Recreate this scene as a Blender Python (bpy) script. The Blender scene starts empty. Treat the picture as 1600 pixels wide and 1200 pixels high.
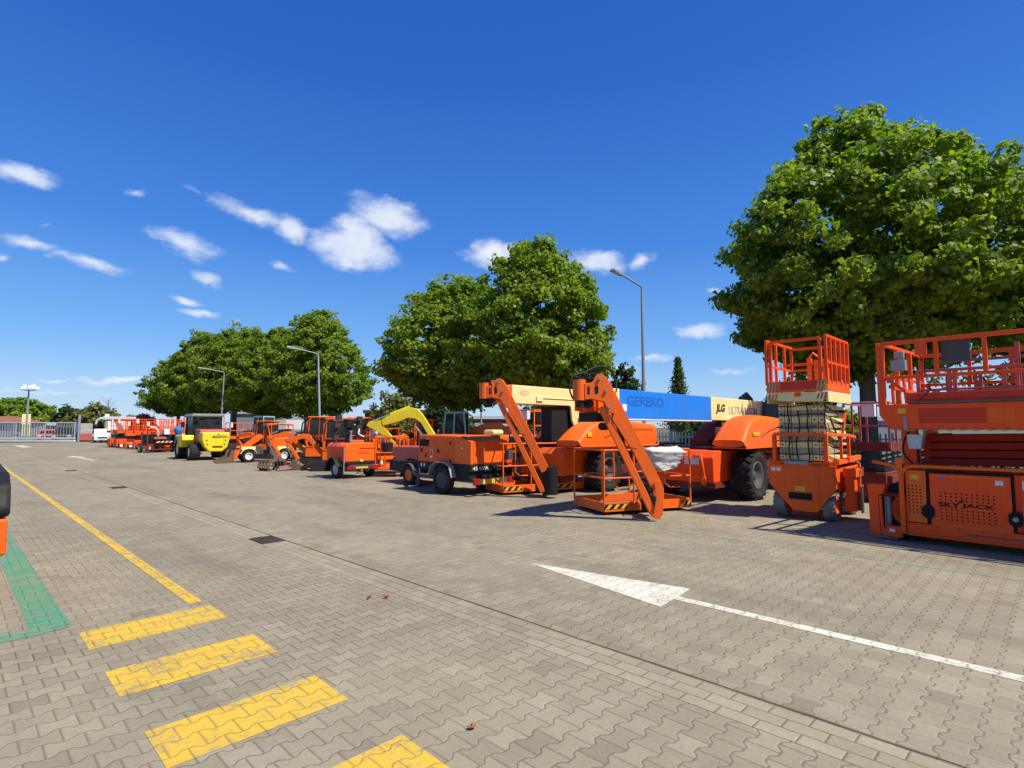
import bpy, math, random
import numpy as np
from mathutils import Vector, Matrix
R = math.radians
SC = bpy.context.scene
COL = SC.collection

# ------------------------------------------------------------------ camera
cam_d = bpy.data.cameras.new("camera"); cam = bpy.data.objects.new("camera", cam_d); COL.objects.link(cam)
cam_d.sensor_width = 36; cam_d.lens = 870 / 1600 * 36
cam_d.clip_start = .05; cam_d.clip_end = 6000
cam.location = (0, 0, 1.6); cam.rotation_euler = (R(90 + 4.469), 0, R(-45.24))
SC.camera = cam

# ------------------------------------------------------------------ sun and exposure
SUN_EL = 57.0; SUN_AZ = 163.0            # azimuth clockwise from +Y
sd = bpy.data.lights.new("sun", 'SUN'); sd.energy = 4.6; sd.angle = R(.53); sd.color = (1, .94, .82)
so = bpy.data.objects.new("sun", sd); COL.objects.link(so)
sv = Vector((math.sin(R(SUN_AZ)) * math.cos(R(SUN_EL)), math.cos(R(SUN_AZ)) * math.cos(R(SUN_EL)), math.sin(R(SUN_EL))))
so.rotation_euler = sv.to_track_quat('Z', 'Y').to_euler()
SC.view_settings.view_transform = 'Standard'; SC.view_settings.look = 'None'
SC.view_settings.gamma = 1; SC.view_settings.exposure = 0.5

# ------------------------------------------------------------------ node helper
class NT:
    def __init__(s, tree): s.t = tree; s.n = tree.nodes; s.l = tree.links
    def new(s, ty, ins=None, **kw):
        n = s.n.new(ty)
        for k, v in kw.items(): setattr(n, k, v)
        for k, v in (ins or {}).items(): s.put(n.inputs[k], v)
        return n
    def put(s, sock, v):
        if isinstance(v, bpy.types.NodeSocket): s.l.new(v, sock)
        else: sock.default_value = v
    def m(s, op, a, b=0.0, c=None, clamp=False):
        n = s.n.new('ShaderNodeMath'); n.operation = op; n.use_clamp = clamp
        s.put(n.inputs[0], a); s.put(n.inputs[1], b)
        if c is not None: s.put(n.inputs[2], c)
        return n.outputs[0]
    def noise(s, vec, scale, detail=3, rough=.55, out=0, dist=0):
        n = s.new('ShaderNodeTexNoise', {'Scale': scale, 'Detail': detail, 'Roughness': rough, 'Distortion': dist})
        if vec is not None: s.put(n.inputs['Vector'], vec)
        return n.outputs[out]
    def rng(s, v, a, b, c=0., d=1., smooth=False):
        n = s.new('ShaderNodeMapRange', {0: v, 1: a, 2: b, 3: c, 4: d})
        n.interpolation_type = 'SMOOTHSTEP' if smooth else 'LINEAR'
        return n.outputs[0]
    def mix(s, f, a, b, mode='MIX'):
        n = s.n.new('ShaderNodeMix'); n.data_type = 'RGBA'; n.blend_type = mode
        s.put(n.inputs[0], f); s.put(n.inputs[6], a); s.put(n.inputs[7], b)
        return n.outputs[2]

def c4(c): return (c[0], c[1], c[2], 1)

# ------------------------------------------------------------------ world: sky with clouds
def make_world():
    w = bpy.data.worlds.new("World"); SC.world = w; w.use_nodes = True
    t = NT(w.node_tree); t.n.clear()
    sky = t.new('ShaderNodeTexSky', sky_type='NISHITA')
    sky.sun_disc = False; sky.sun_elevation = R(SUN_EL); sky.sun_rotation = R(SUN_AZ)
    sky.altitude = 0; sky.air_density = 1.0; sky.dust_density = .35; sky.ozone_density = 3.0
    hs = t.new('ShaderNodeHueSaturation', {'Hue': .5, 'Saturation': 1.35, 'Value': 1.0, 'Color': sky.outputs[0]})
    tc = t.new('ShaderNodeTexCoord').outputs['Generated']
    # clouds: soft ellipses at directions (azimuth, elevation, half widths, tilt in degrees, strength) broken up by noise
    nz = t.new('ShaderNodeTexNoise', {'Vector': tc, 'Scale': 9.0, 'Detail': 5.0, 'Roughness': .6})
    off = t.new('ShaderNodeVectorMath', {0: nz.outputs['Color'], 1: (.5, .5, .5)}, operation='SUBTRACT').outputs[0]
    off = t.new('ShaderNodeVectorMath', {0: off, 'Scale': .06}, operation='SCALE').outputs[0]
    d = t.new('ShaderNodeVectorMath', {0: tc, 1: off}, operation='ADD').outputs[0]
    acc = None
    for az, el, a, b, tilt, s in CLOUDS:
        az, el = R(az), R(el)
        mp = t.new('ShaderNodeMapping', {'Vector': d}, vector_type='TEXTURE')
        mp.inputs['Location'].default_value = (math.sin(az) * math.cos(el), math.cos(az) * math.cos(el), math.sin(el))
        mp.inputs['Rotation'].default_value = (0, R(tilt), -az)
        mp.inputs['Scale'].default_value = (R(a), .5, R(b))
        ln = t.new('ShaderNodeVectorMath', {0: mp.outputs[0]}, operation='LENGTH').outputs['Value']
        v = t.rng(ln, 1.6, .15, 0, s)
        acc = v if acc is None else t.m('MAXIMUM', acc, v)
    st = t.new('ShaderNodeMapping', {'Vector': tc}); st.inputs['Scale'].default_value = (1, 1, 2.2)
    n2 = t.noise(st.outputs[0], 17, 8, .62)
    dens = t.m('MULTIPLY_ADD', t.m('SUBTRACT', n2, .5), 1.25, acc)
    dens = t.m('MULTIPLY', t.rng(dens, .12, .98, 0, 1, True), t.rng(acc, 0, .25, 0, 1))
    shade = t.rng(t.noise(st.outputs[0], 13, 5, .6), .38, .62, .45, 1.0)
    cl = t.new('ShaderNodeMix', data_type='RGBA'); t.put(cl.inputs[0], shade)
    cl.inputs[6].default_value = (3.9, 4.9, 7.0, 1); cl.inputs[7].default_value = (6.6, 6.9, 7.4, 1)
    z = t.new('ShaderNodeSeparateXYZ', {0: tc}).outputs[2]
    rp = t.new('ShaderNodeValToRGB', {0: t.rng(z, -.02, .75)}); e = rp.color_ramp.elements
    stops = [(0, (3.9, 5.0, 6.7)), (.07, (3.0, 4.6, 7.1)), (.20, (1.45, 3.4, 7.2)), (.42, (.50, 1.85, 6.1)), (.72, (.22, 1.05, 4.7)), (1, (.13, .80, 4.0))]
    e[0].position = 0; e[0].color = c4(stops[0][1]); e[1].position = 1; e[1].color = c4(stops[-1][1])
    for ps, cc in stops[1:-1]: el_ = e.new(ps); el_.color = c4(cc)
    sk = t.mix(.72, hs.outputs[0], rp.outputs[0])
    col = t.mix(t.m('MULTIPLY', dens, .93), sk, cl.outputs[2])
    bg = t.new('ShaderNodeBackground', {'Color': col, 'Strength': .095})
    out = t.new('ShaderNodeOutputWorld', {'Surface': bg.outputs[0]})
CLOUDS = [(3.4, 19.2, 1.99, 0.65, 0, 1), (19.7, 19.53, 3.52, 0.85, 14, 0.85), (23.1, 18.65, 1.42, 1.18, 10, 0.95), (28.7, 17.46, 3.6, 1.49, 5, 1.15), (29.5, 18.9, 2.37, 1.75, 0, 1.15), (32.2, 20.73, 3.05, 1.27, 12, 1.1), (14.3, 15.88, 2.43, 0.9, 9, 0.8), (16.5, 13.52, 1.2, 0.44, 8, 0.85), (22.4, 14.54, 0.99, 0.41, 8, 0.7), (7.9, 13.34, 2.36, 0.61, 1, 0.75), (5.8, 13.42, 1.0, 0.41, 0, 0.55), (3.8, 14.02, 1.65, 0.43, 3, 0.75), (2.3, 13.03, 0.67, 0.29, 0, 0.7), (14.5, 11.31, 1.06, 0.32, 0, 0.9), (15.4, 10.39, 1.5, 0.37, -4, 0.95), (18.7, 10.12, 0.56, 0.22, 0, 0.6), (43.1, 17.53, 2.89, 1.05, -5, 1.05), (54.2, 16.72, 2.46, 0.97, 8, 1.0), (58.6, 16.48, 1.08, 0.63, -15, 0.85), (64.2, 9.83, 2.06, 0.61, 0, 0.95), (65.7, 13.26, 0.84, 0.3, 0, 0.7), (59.5, 6.76, 2.64, 0.38, 0, 0.8), (56.0, 5.81, 1.67, 0.77, 0, 0.85), (67.0, 5.56, 2.01, 0.3, 0, 0.6), (5.5, 4.15, 1.07, 0.18, 0, 0.85), (9.9, 3.97, 2.92, 0.24, 2, 0.85), (10.5, 19.56, 0.8, 0.3, 0, 0.5), (4.7, 15.72, 0.62, 0.22, 0, 0.45), (4.8, 3.2, 3.5, 0.26, 0, 0.5), (11.0, 3.04, 2.98, 0.25, 0, 0.4), (30.7, 4.2, 1.63, 0.38, 0, 0.6), (14.6, 20.51, 0.85, 0.27, 0, 0.4)]
make_world()

# ------------------------------------------------------------------ materials
MATS = {}
def base_mat(name):
    m = bpy.data.materials.new(name); m.use_nodes = True
    t = NT(m.node_tree); t.n.clear()
    p = t.new('ShaderNodeBsdfPrincipled'); o = t.new('ShaderNodeOutputMaterial')
    t.l.new(p.outputs[0], o.inputs[0]); MATS[name] = m
    return m, t, p
def paint(name, col, rough=.38, var=.12, dirt=.25, dirtcol=(.16, .13, .10), metal=0., scale=3., coat=.0, bump=.15):
    m, t, p = base_mat(name)
    tc = t.new('ShaderNodeTexCoord').outputs['Object']
    n1 = t.noise(tc, scale, 5, .6); n2 = t.noise(tc, scale * 7, 4, .7); n3 = t.noise(tc, scale * .45, 3, .5)
    hi = tuple(min(1, c * (1 + var)) for c in col); lo = tuple(c * (1 - var) for c in col)
    c1 = t.mix(n1, c4(lo), c4(hi))
    # faded areas, grime runs and chips
    if dirt > 0.05:
        fad = tuple(min(1, c * .92 + .035) for c in col)
        c1 = t.mix(t.rng(t.noise(tc, scale * .8, 6, .65), .50, .72, 0, dirt * 1.6), c1, c4(fad))
        mp = t.new('ShaderNodeMapping', {'Vector': tc}); mp.inputs['Scale'].default_value = (9, 9, .7)
        c1 = t.mix(t.rng(t.noise(mp.outputs[0], 1.6, 4, .7), .52, .75, 0, min(.6, dirt * 2.2)), c1, c4(tuple(c * .42 + .012 for c in col)))
        c1 = t.mix(t.rng(t.noise(tc, 38, 3, .8), .70, .73, 0, min(.8, dirt * 3)), c1, (.09, .065, .05, 1))
    f = t.m('MULTIPLY', t.rng(t.m('ADD', n2, t.m('MULTIPLY', n3, .8)), .82, 1.25), dirt, clamp=True)
    t.put(p.inputs['Base Color'], t.mix(f, c1, c4(dirtcol)))
    t.put(p.inputs['Roughness'], t.rng(n2, .3, .8, rough, min(1, rough + .28)))
    p.inputs['Metallic'].default_value = metal
    p.inputs['Specular IOR Level'].default_value = .28
    if coat: p.inputs['Coat Weight'].default_value = coat
    if bump:
        b = t.new('ShaderNodeBump', {'Strength': bump, 'Distance': .004, 'Height': t.noise(tc, scale * 5, 3)})
        t.l.new(b.outputs[0], p.inputs['Normal'])
    return m
def glass(name, col=(.06, .085, .085), rough=.06):
    m, t, p = base_mat(name)
    p.inputs['Base Color'].default_value = c4(col); p.inputs['Roughness'].default_value = rough
    p.inputs['Specular IOR Level'].default_value = .8
    tr = t.new('ShaderNodeBsdfTransparent', {'Color': (.45, .52, .50, 1)})
    mx = t.new('ShaderNodeMixShader', {0: .68, 1: p.outputs[0], 2: tr.outputs[0]})
    t.l.new(mx.outputs[0], [n for n in t.n if n.type == 'OUTPUT_MATERIAL'][0].inputs[0])
    return m

def paver_mat(name, kind, paintcol=None, wear=.0):
    """interlocking double-T pavers: wavy joints along X every .165 m, straight joints every .2 m"""
    m, t, p = base_mat(name)
    geo = t.new('ShaderNodeNewGeometry').outputs['Position']
    sep = t.new('ShaderNodeSeparateXYZ', {0: geo}); X, Y = sep.outputs[0], sep.outputs[1]
    wob = t.new('ShaderNodeSeparateXYZ', {0: t.noise(geo, 1.7, 2, .5, out=1)})
    X = t.m('ADD', X, t.m('MULTIPLY', wob.outputs[0], .012)); Y = t.m('ADD', Y, t.m('MULTIPLY', wob.outputs[1], .014))
    if kind == 'zigzag':
        W, L, A = .139, .170, .105
        u = t.m('DIVIDE', X, L); v = t.m('DIVIDE', Y, W)
        k = t.m('ROUND', v); sg = t.m('SUBTRACT', 1, t.m('MULTIPLY', 2, t.m('FLOORED_MODULO', k, 2)))
        # trapezoid wave, +1 at integers
        tri = t.m('SUBTRACT', t.m('MULTIPLY', t.m('PINGPONG', u, .5), 4), 1)      # -1 at integers, +1 at halves
        trap = t.m('MINIMUM', t.m('MAXIMUM', t.m('MULTIPLY', tri, -2.8), -1), 1)
        bnd = t.m('ADD', k, t.m('MULTIPLY', t.m('MULTIPLY', sg, trap), A))
        dv = t.m('SUBTRACT', v, bnd)
        above = t.m('GREATER_THAN', dv, 0)
        row = t.m('ADD', t.m('SUBTRACT', k, 1), above)
        dj = t.m('MULTIPLY', t.m('ABSOLUTE', dv), W)
        us = t.m('ADD', u, t.m('MULTIPLY', .5, t.m('FLOORED_MODULO', t.m('ADD', row, 1), 2)))
        fu = t.m('SUBTRACT', us, t.m('ROUND', us))
        ds = t.m('MULTIPLY', t.m('ABSOLUTE', fu), L)
        cell = t.m('FLOOR', us)
    else:                                                    # running-bond bricks in courses along Y
        W, L = .11, .215
        v = t.m('DIVIDE', t.m('SUBTRACT', X, 3.12), W); u = t.m('DIVIDE', Y, L)
        row = t.m('FLOOR', v); us = t.m('ADD', u, t.m('MULTIPLY', .5, t.m('FLOORED_MODULO', row, 2)))
        dj = t.m('MULTIPLY', t.m('ABSOLUTE', t.m('SUBTRACT', v, t.m('ROUND', v))), W)
        ds = t.m('MULTIPLY', t.m('ABSOLUTE', t.m('SUBTRACT', us, t.m('ROUND', us))), L)
        cell = t.m('FLOOR', us)
    dist = t.m('MINIMUM', dj, ds)
    fine = t.noise(geo, 90, 3, .6)
    dist = t.m('ADD', dist, t.m('MULTIPLY', t.m('SUBTRACT', t.noise(geo, 40, 2), .5), .006))
    joint = t.rng(dist, .0024, .0062, 1, 0, True)
    cv = t.new('ShaderNodeCombineXYZ', {0: row, 1: cell, 2: 0.})
    rnd = t.new('ShaderNodeTexWhiteNoise', {0: cv.outputs[0]}).outputs[0]
    big = t.noise(geo, .35, 4, .6); mid = t.noise(geo, 2.3, 4, .65); gr = t.noise(geo, 260, 2, .7)
    dark, light = ((.205, .174, .116), (.350, .303, .208)) if kind == 'zigzag' else ((.245, .208, .138), (.375, .325, .222))
    tone = t.m('ADD', t.m('ADD', t.m('MULTIPLY', rnd, .22), t.m('MULTIPLY', big, .62)), t.m('ADD', t.m('MULTIPLY', mid, .42), t.m('MULTIPLY', gr, .55)))
    tone = t.rng(tone, .62, 1.2)
    c = t.mix(tone, c4(dark), c4(light))
    odd = t.m('GREATER_THAN', rnd, .975); odd2 = t.m('LESS_THAN', rnd, .02)
    c = t.mix(t.m('MULTIPLY', odd, .16), c, (.36, .32, .24, 1)); c = t.mix(t.m('MULTIPLY', odd2, .2), c, (.12, .095, .065, 1))
    c = t.mix(t.m('MULTIPLY', t.rng(t.noise(geo, 34, 5, .8), .42, .68), .30), c, (.125, .105, .072, 1))
    c = t.mix(t.m('MULTIPLY', t.rng(t.noise(geo, 110, 3, .8), .56, .70), .34), c, (.40, .36, .28, 1))
    c = t.mix(t.rng(t.noise(geo, .8, 4, .6), .5, .7, 0, .22), c, (.25, .20, .145, 1)); c = t.mix(t.rng(t.noise(geo, .55, 3, .6), .52, .7, 0, .22), c, (.175, .18, .135, 1))
    # soft oil and tyre stains, pale scuffs
    sm = t.new('ShaderNodeMapping', {'Vector': geo}); sm.inputs['Scale'].default_value = (1.1, .22, 1)
    stn = t.rng(t.noise(sm.outputs[0], .9, 5, .62), .50, .72, 0, .45)
    c = t.mix(stn, c, (.10, .088, .074, 1))
    scuff = t.rng(t.noise(geo, 1.15, 6, .7, dist=.6), .60, .74, 0, .5)
    c = t.mix(scuff, c, (.34, .315, .27, 1))
    spots = t.rng(t.noise(geo, 9, 3, .6), .71, .75, 0, .5)
    c = t.mix(spots, c, (.09, .08, .07, 1))
    if paintcol:
        pn = t.noise(geo, 26, 5, .75); pb = t.noise(geo, 3.2, 4, .6)
        edge = t.m('MULTIPLY', t.rng(dist, .0, .022, 1, 0), t.rng(t.noise(geo, 60, 3, .7), .45, .7, 0, .28))
        cover = t.rng(t.m('ADD', t.m('MULTIPLY', pn, .6), t.m('MULTIPLY', pb, .5)), .34 + wear * .34, .48 + wear * .34)
        pc = t.mix(pb, c4(tuple(a * .84 for a in paintcol)), c4(tuple(a * 1.1 for a in paintcol)))
        pc = t.mix(t.rng(t.noise(geo, 14, 5, .7), .5, .8, 0, .35), pc, c4(tuple(a * .62 for a in paintcol)))
        c = t.mix(t.m('SUBTRACT', cover, t.m('MULTIPLY', edge, cover)), c, pc)
        jc = t.mix(.42, (.07, .055, .036, 1), c4(tuple(a * .5 for a in paintcol)))
    else:
        jc = t.mix(t.rng(t.noise(geo, 1.6, 4, .6), .5, .68), t.mix(t.noise(geo, 5, 3), (.070, .054, .036, 1), (.115, .092, .060, 1)), (.060, .070, .030, 1))
    if kind == 'zigzag':
        # most joints are sanded up; how open they are drifts over the yard
        opn = t.rng(t.noise(geo, .55, 3, .6), .35, .62, .35, .8)
        # straight joints beyond the gutter are packed with sand
        far = t.m('MULTIPLY', t.m('GREATER_THAN', sep.outputs[0], 3.46), t.m('GREATER_THAN', dj, ds))
        joint2 = t.m('MULTIPLY', t.m('MULTIPLY', joint, opn), t.m('SUBTRACT', 1, t.m('MULTIPLY', far, .72)))
    else: joint2 = t.m('MULTIPLY', joint, .7)
    c = t.mix(joint2, c, jc)
    t.put(p.inputs['Base Color'], c)
    t.put(p.inputs['Roughness'], t.rng(fine, .2, .8, .72, .95)); p.inputs['Specular IOR Level'].default_value = .3
    h = t.rng(dist, .0, .013, 0, 1, True)
    tilt = t.m('MULTIPLY', t.m('MULTIPLY', fu, t.m('SUBTRACT', rnd, .5)), .5) if kind == 'zigzag' else 0.
    h = t.m('ADD', t.m('ADD', h, tilt), t.m('ADD', t.m('MULTIPLY', rnd, .25), t.m('ADD', t.m('MULTIPLY', fine, .42), t.m('MULTIPLY', gr, .36))))
    b = t.new('ShaderNodeBump', {'Strength': .65, 'Distance': .005, 'Height': h})
    t.l.new(b.outputs[0], p.inputs['Normal'])
    return m

# ------------------------------------------------------------------ mesh helper
class MB:
    def __init__(s): s.v = []; s.f = []; s.sm = []
    def add(s, vs, fs, smooth=False):
        o = len(s.v); s.v.extend([tuple(map(float, v)) for v in vs])
        for f in fs: s.f.append(tuple(i + o for i in f)); s.sm.append(smooth)
        return s
    def hexa(s, p):   # 8 points: bottom 4 ccw, top 4 ccw
        return s.add(p, [(3, 2, 1, 0), (4, 5, 6, 7), (0, 1, 5, 4), (1, 2, 6, 5), (2, 3, 7, 6), (3, 0, 4, 7)])
    def box(s, x0, x1, y0, y1, z0, z1):
        return s.hexa([(x0, y0, z0), (x1, y0, z0), (x1, y1, z0), (x0, y1, z0), (x0, y0, z1), (x1, y0, z1), (x1, y1, z1), (x0, y1, z1)])
    def bar(s, p, q, w, h=None, up=(0, 0, 1), w2=None, h2=None):
        """rectangular bar from p to q, w across, h along 'up'"""
        h = h or w; w2 = w2 or w; h2 = h2 or h
        p, q = Vector(p), Vector(q); d = (q - p).normalized(); up = Vector(up)
        if abs(d.dot(up.normalized())) > .98: up = Vector((1, 0, 0)) if abs(d.x) < .9 else Vector((0, 1, 0))
        sd = d.cross(up).normalized(); u = sd.cross(d).normalized()
        P = []
        for c, ww, hh in ((p, w, h), (q, w2, h2)):
            P += [c - sd * ww / 2 - u * hh / 2, c + sd * ww / 2 - u * hh / 2, c + sd * ww / 2 + u * hh / 2, c - sd * ww / 2 + u * hh / 2]
        return s.add(P, [(0, 1, 2, 3)[::1], (7, 6, 5, 4), (0, 4, 5, 1), (1, 5, 6, 2), (2, 6, 7, 3), (3, 7, 4, 0)])
    def tube(s, pts, r, n=8, cap=True):
        pts = [Vector(p) for p in pts]; rs = r if isinstance(r, (list, tuple)) else [r] * len(pts)
        rings = []; u = None
        for i, p in enumerate(pts):
            a = pts[max(i - 1, 0)]; b = pts[min(i + 1, len(pts) - 1)]
            d = (b - a).normalized() if (b - a).length else Vector((0, 0, 1))
            if u is None:
                t0 = Vector((0, 0, 1)) if abs(d.z) < .9 else Vector((1, 0, 0)); u = d.cross(t0).normalized()
            else: u = (u - d * u.dot(d)).normalized()
            w = d.cross(u)
            rings.append([p + (u * math.cos(k * 2 * math.pi / n) + w * math.sin(k * 2 * math.pi / n)) * rs[i] for k in range(n)])
        o = len(s.v)
        vs = [v for rg in rings for v in rg]; fs = []
        for i in range(len(rings) - 1):
            for k in range(n):
                k2 = (k + 1) % n; fs.append((i * n + k, i * n + k2, (i + 1) * n + k2, (i + 1) * n + k))
        s.add(vs, fs, True)
        if cap:
            s.add(rings[0], [tuple(range(n))[::-1]]); s.add(rings[-1], [tuple(range(n))])
        return s
    def cyl(s, p, q, r, n=20, r2=None): return s.tube([p, q], [r, r if r2 is None else r2], n)
    def lathe(s, prof, c, axis, n=28):
        """prof: (radius, offset along axis) list; axis vector"""
        c = Vector(c); ax = Vector(axis).normalized()
        t0 = Vector((0, 0, 1)) if abs(ax.z) < .9 else Vector((1, 0, 0)); u = ax.cross(t0).normalized(); w = ax.cross(u)
        vs = []
        for r_, o in prof:
            for k in range(n):
                a = k * 2 * math.pi / n; vs.append(c + ax * o + (u * math.cos(a) + w * math.sin(a)) * r_)
        fs = [(i * n + k, i * n + (k + 1) % n, (i + 1) * n + (k + 1) % n, (i + 1) * n + k) for i in range(len(prof) - 1) for k in range(n)]
        return s.add(vs, fs, True)
    def prism(s, poly, a, b, fn):
        """poly: 2D outline; fn(u, v, w) -> 3D; extruded w from a to b"""
        n = len(poly)
        vs = [fn(u, v, a) for u, v in poly] + [fn(u, v, b) for u, v in poly]
        fs = [tuple(range(n))[::-1], tuple(range(n, 2 * n))] + [(i, (i + 1) % n, n + (i + 1) % n, n + i) for i in range(n)]
        return s.add(vs, fs)
    def build(s, name, mat, parent=None, bev=0., loc=None):
        me = bpy.data.meshes.new(name)
        base = Vector(parent_origin(parent)) if parent is not None else Vector(loc or (0, 0, 0))
        me.from_pydata([tuple(Vector(v) - base) for v in s.v], [], s.f)
        me.polygons.foreach_set('use_smooth', s.sm)
        me.materials.append(mat); me.update()
        import bmesh
        bm = bmesh.new(); bm.from_mesh(me); bmesh.ops.recalc_face_normals(bm, faces=bm.faces); bm.to_mesh(me); bm.free()
        o = bpy.data.objects.new(name, me); COL.objects.link(o)
        if parent is not None: o.parent = parent
        elif loc: o.location = loc
        if bev:
            md = o.modifiers.new('bevel', 'BEVEL'); md.width = bev; md.segments = 2; md.limit_method = 'ANGLE'; md.angle_limit = R(35)
        return o
def parent_origin(o):
    p = Vector((0, 0, 0))
    while o is not None: p += o.location; o = o.parent
    return p
def tag(o, label=None, cat=None, group=None, kind=None):
    if label: o['label'] = label
    if cat: o['category'] = cat
    if group: o['group'] = group
    if kind: o['kind'] = kind
    return o
def thing(name, loc, label, cat, group=None):
    o = bpy.data.objects.new(name, None); COL.objects.link(o); o.location = loc
    o.empty_display_size = .3
    return tag(o, label, cat, group)
def copy_tree(o, parent=None):
    c = o.copy(); COL.objects.link(c); c.parent = parent
    for ch in list(o.children): copy_tree(ch, c)
    return c
YX = lambda u, v, w: (w, u, v)      # outline in the Y-Z plane, extruded along X
XZ = lambda u, v, w: (u, w, v)      # outline in the X-Z plane, extruded along Y
XY = lambda u, v, w: (u, v, w)

# colours
OR = paint('orange_paint', (.90, .135, .008), .36, .08, .10, coat=.12)
OR2 = paint('faded_orange_paint', (.88, .122, .006), .46, .12, .24)
RO = paint('red_orange_paint', (.90, .084, .005), .44, .10, .15)
PR = paint('faded_red_paint', (.50, .105, .085), .5, .14, .3)
DR = paint('dark_red_paint', (.16, .020, .012), .5, .15, .35)
CR = paint('cream_paint', (.85, .72, .32), .45, .07, .12)
RM2 = paint('pale_dusty_rubber', (.20, .185, .16), .9, .2, .5, (.28, .25, .21), scale=6, bump=.4)
STKR = paint('stack_red', (.30, .014, .003), .6, .12, .06)
CRD = paint('dirty_cream_paint', (.46, .39, .245), .55, .16, .6)
BL = paint('blue_paint', (.012, .21, .76), .42, .12, .1)
YE = paint('yellow_paint', (.80, .66, .025), .42, .08, .15)
YD = paint('deep_yellow_paint', (.78, .47, .03), .5, .1, .3)
BK = paint('black_paint', (.012, .012, .012), .5, .2, .12, (.05, .042, .033))
DG = paint('dark_grey_paint', (.065, .068, .075), .5, .15, .3)
GY = paint('grey_steel', (.30, .31, .32), .42, .12, .25, metal=.35)
GV = paint('galvanised_steel', (.45, .47, .48), .38, .15, .2, metal=.6)
RS = paint('rusty_steel', (.17, .105, .07), .75, .35, .6, (.10, .06, .04), scale=6)
WH = paint('white_paint', (.78, .78, .76), .4, .05, .15)
WT = paint('white_tarpaulin', (.52, .51, .48), .6, .06, .12)
TC = paint('teal_paint', (.27, .44, .42), .45, .1, .2)
GN = paint('green_paint', (.26, .46, .36), .45, .1, .2)
RB = paint('tyre_rubber', (.020, .019, .018), .85, .3, .35, (.10, .088, .068), scale=5, bump=.4)
RM = paint('muddy_rubber', (.085, .08, .07), .9, .3, .7, (.20, .18, .15), scale=6, bump=.4)
CHR = paint('chrome_rod', (.6, .6, .6), .2, .05, .1, metal=.9)
HZ = paint('hazard_yellow', (.80, .50, .03), .5, .08, .3)
RD = paint('lamp_red', (.35, .01, .01), .25, .1, .1)
LT = paint('letter_black', (.009, .007, .008), .6, .1, .03)
RDK = paint('deep_red_paint', (.62, .04, .014), .42, .1, .18)
LG = paint('letter_grey', (.30, .30, .32), .5, .1, .1)
GL = glass('cab_glass')
STK = paint('sticker_white', (.72, .72, .70), .5, .05, .2)
BRK = paint('brick_red', (.19, .075, .055), .85, .2, .3, scale=2)
CON = paint('concrete', (.40, .38, .34), .85, .12, .3, scale=2)
CLD = paint('cladding_pale', (.62, .64, .66), .5, .05, .15, scale=1)
CLB = paint('cladding_dark', (.10, .075, .07), .6, .1, .2, scale=1)
CLG = paint('cladding_grey', (.27, .30, .33), .5, .08, .15, scale=1)
RF = paint('roof_tile', (.26, .10, .065), .8, .2, .3, scale=2)

# ------------------------------------------------------------------ ground
def sheet(name, poly, z, mat, sub=False, **kw):
    me = bpy.data.meshes.new(name); cx = sum(p[0] for p in poly) / len(poly); cy = sum(p[1] for p in poly) / len(poly)
    me.from_pydata([(x - cx, y - cy, 0) for x, y in poly], [], [tuple(range(len(poly)))]); me.materials.append(mat)
    o = bpy.data.objects.new(name, me); COL.objects.link(o); o.location = (cx, cy, z)
    if me.polygons[0].normal.z < 0: me.flip_normals()
    return tag(o, **kw)
def ground_mat():
    m, t, p = base_mat('land')
    g = t.new('ShaderNodeNewGeometry').outputs['Position']
    c = t.mix(t.noise(g, .03, 4), (.05, .065, .025, 1), (.11, .10, .05, 1))
    c = t.mix(t.rng(t.noise(g, 1.2, 5), .4, .7), c, (.13, .12, .075, 1))
    t.put(p.inputs['Base Color'], c); p.inputs['Roughness'].default_value = .95
    return m
sheet('ground', [(-2500, -2500), (2500, -2500), (2500, 2500), (-2500, 2500)], -.012, ground_mat(), kind='structure')
sheet('yard_paving', [(-25, -25), (19.5, -25), (19.5, 76), (-25, 80)], 0, paver_mat('paving', 'zigzag'), kind='structure')
GY0, GY1 = -25, 79
sheet('gutter', [(3.12, GY0), (3.45, GY0), (3.45, GY1), (3.12, GY1)], .002, paver_mat('gutter_bricks', 'brick'), kind='structure')
# dark open seam between the gutter bricks and the lane
m_, t_, p_ = base_mat('seam_dirt'); g_ = t_.new('ShaderNodeNewGeometry').outputs['Position']
t_.put(p_.inputs['Base Color'], t_.mix(t_.noise(g_, 8, 4), (.045, .037, .027, 1), (.14, .118, .085, 1))); p_.inputs['Roughness'].default_value = 1
random.seed(3)
pl = []; pr = []
y = GY0
while y < GY1:
    c = 3.462 + random.uniform(-.004, .004); wd = random.uniform(.003, .009)
    pl.append((c - wd, y)); pr.append((c + wd, y)); y += .28 if y < 12 else 2
n = len(pl); me = bpy.data.meshes.new('gutter_seam')
me.from_pydata([(x, y, .0035) for x, y in pl + pr], [], [(i, n + i, n + i + 1, i + 1) for i in range(n - 1)]); me.materials.append(m_)
o = bpy.data.objects.new('gutter_seam', me); COL.objects.link(o); tag(o, kind='structure')

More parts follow.
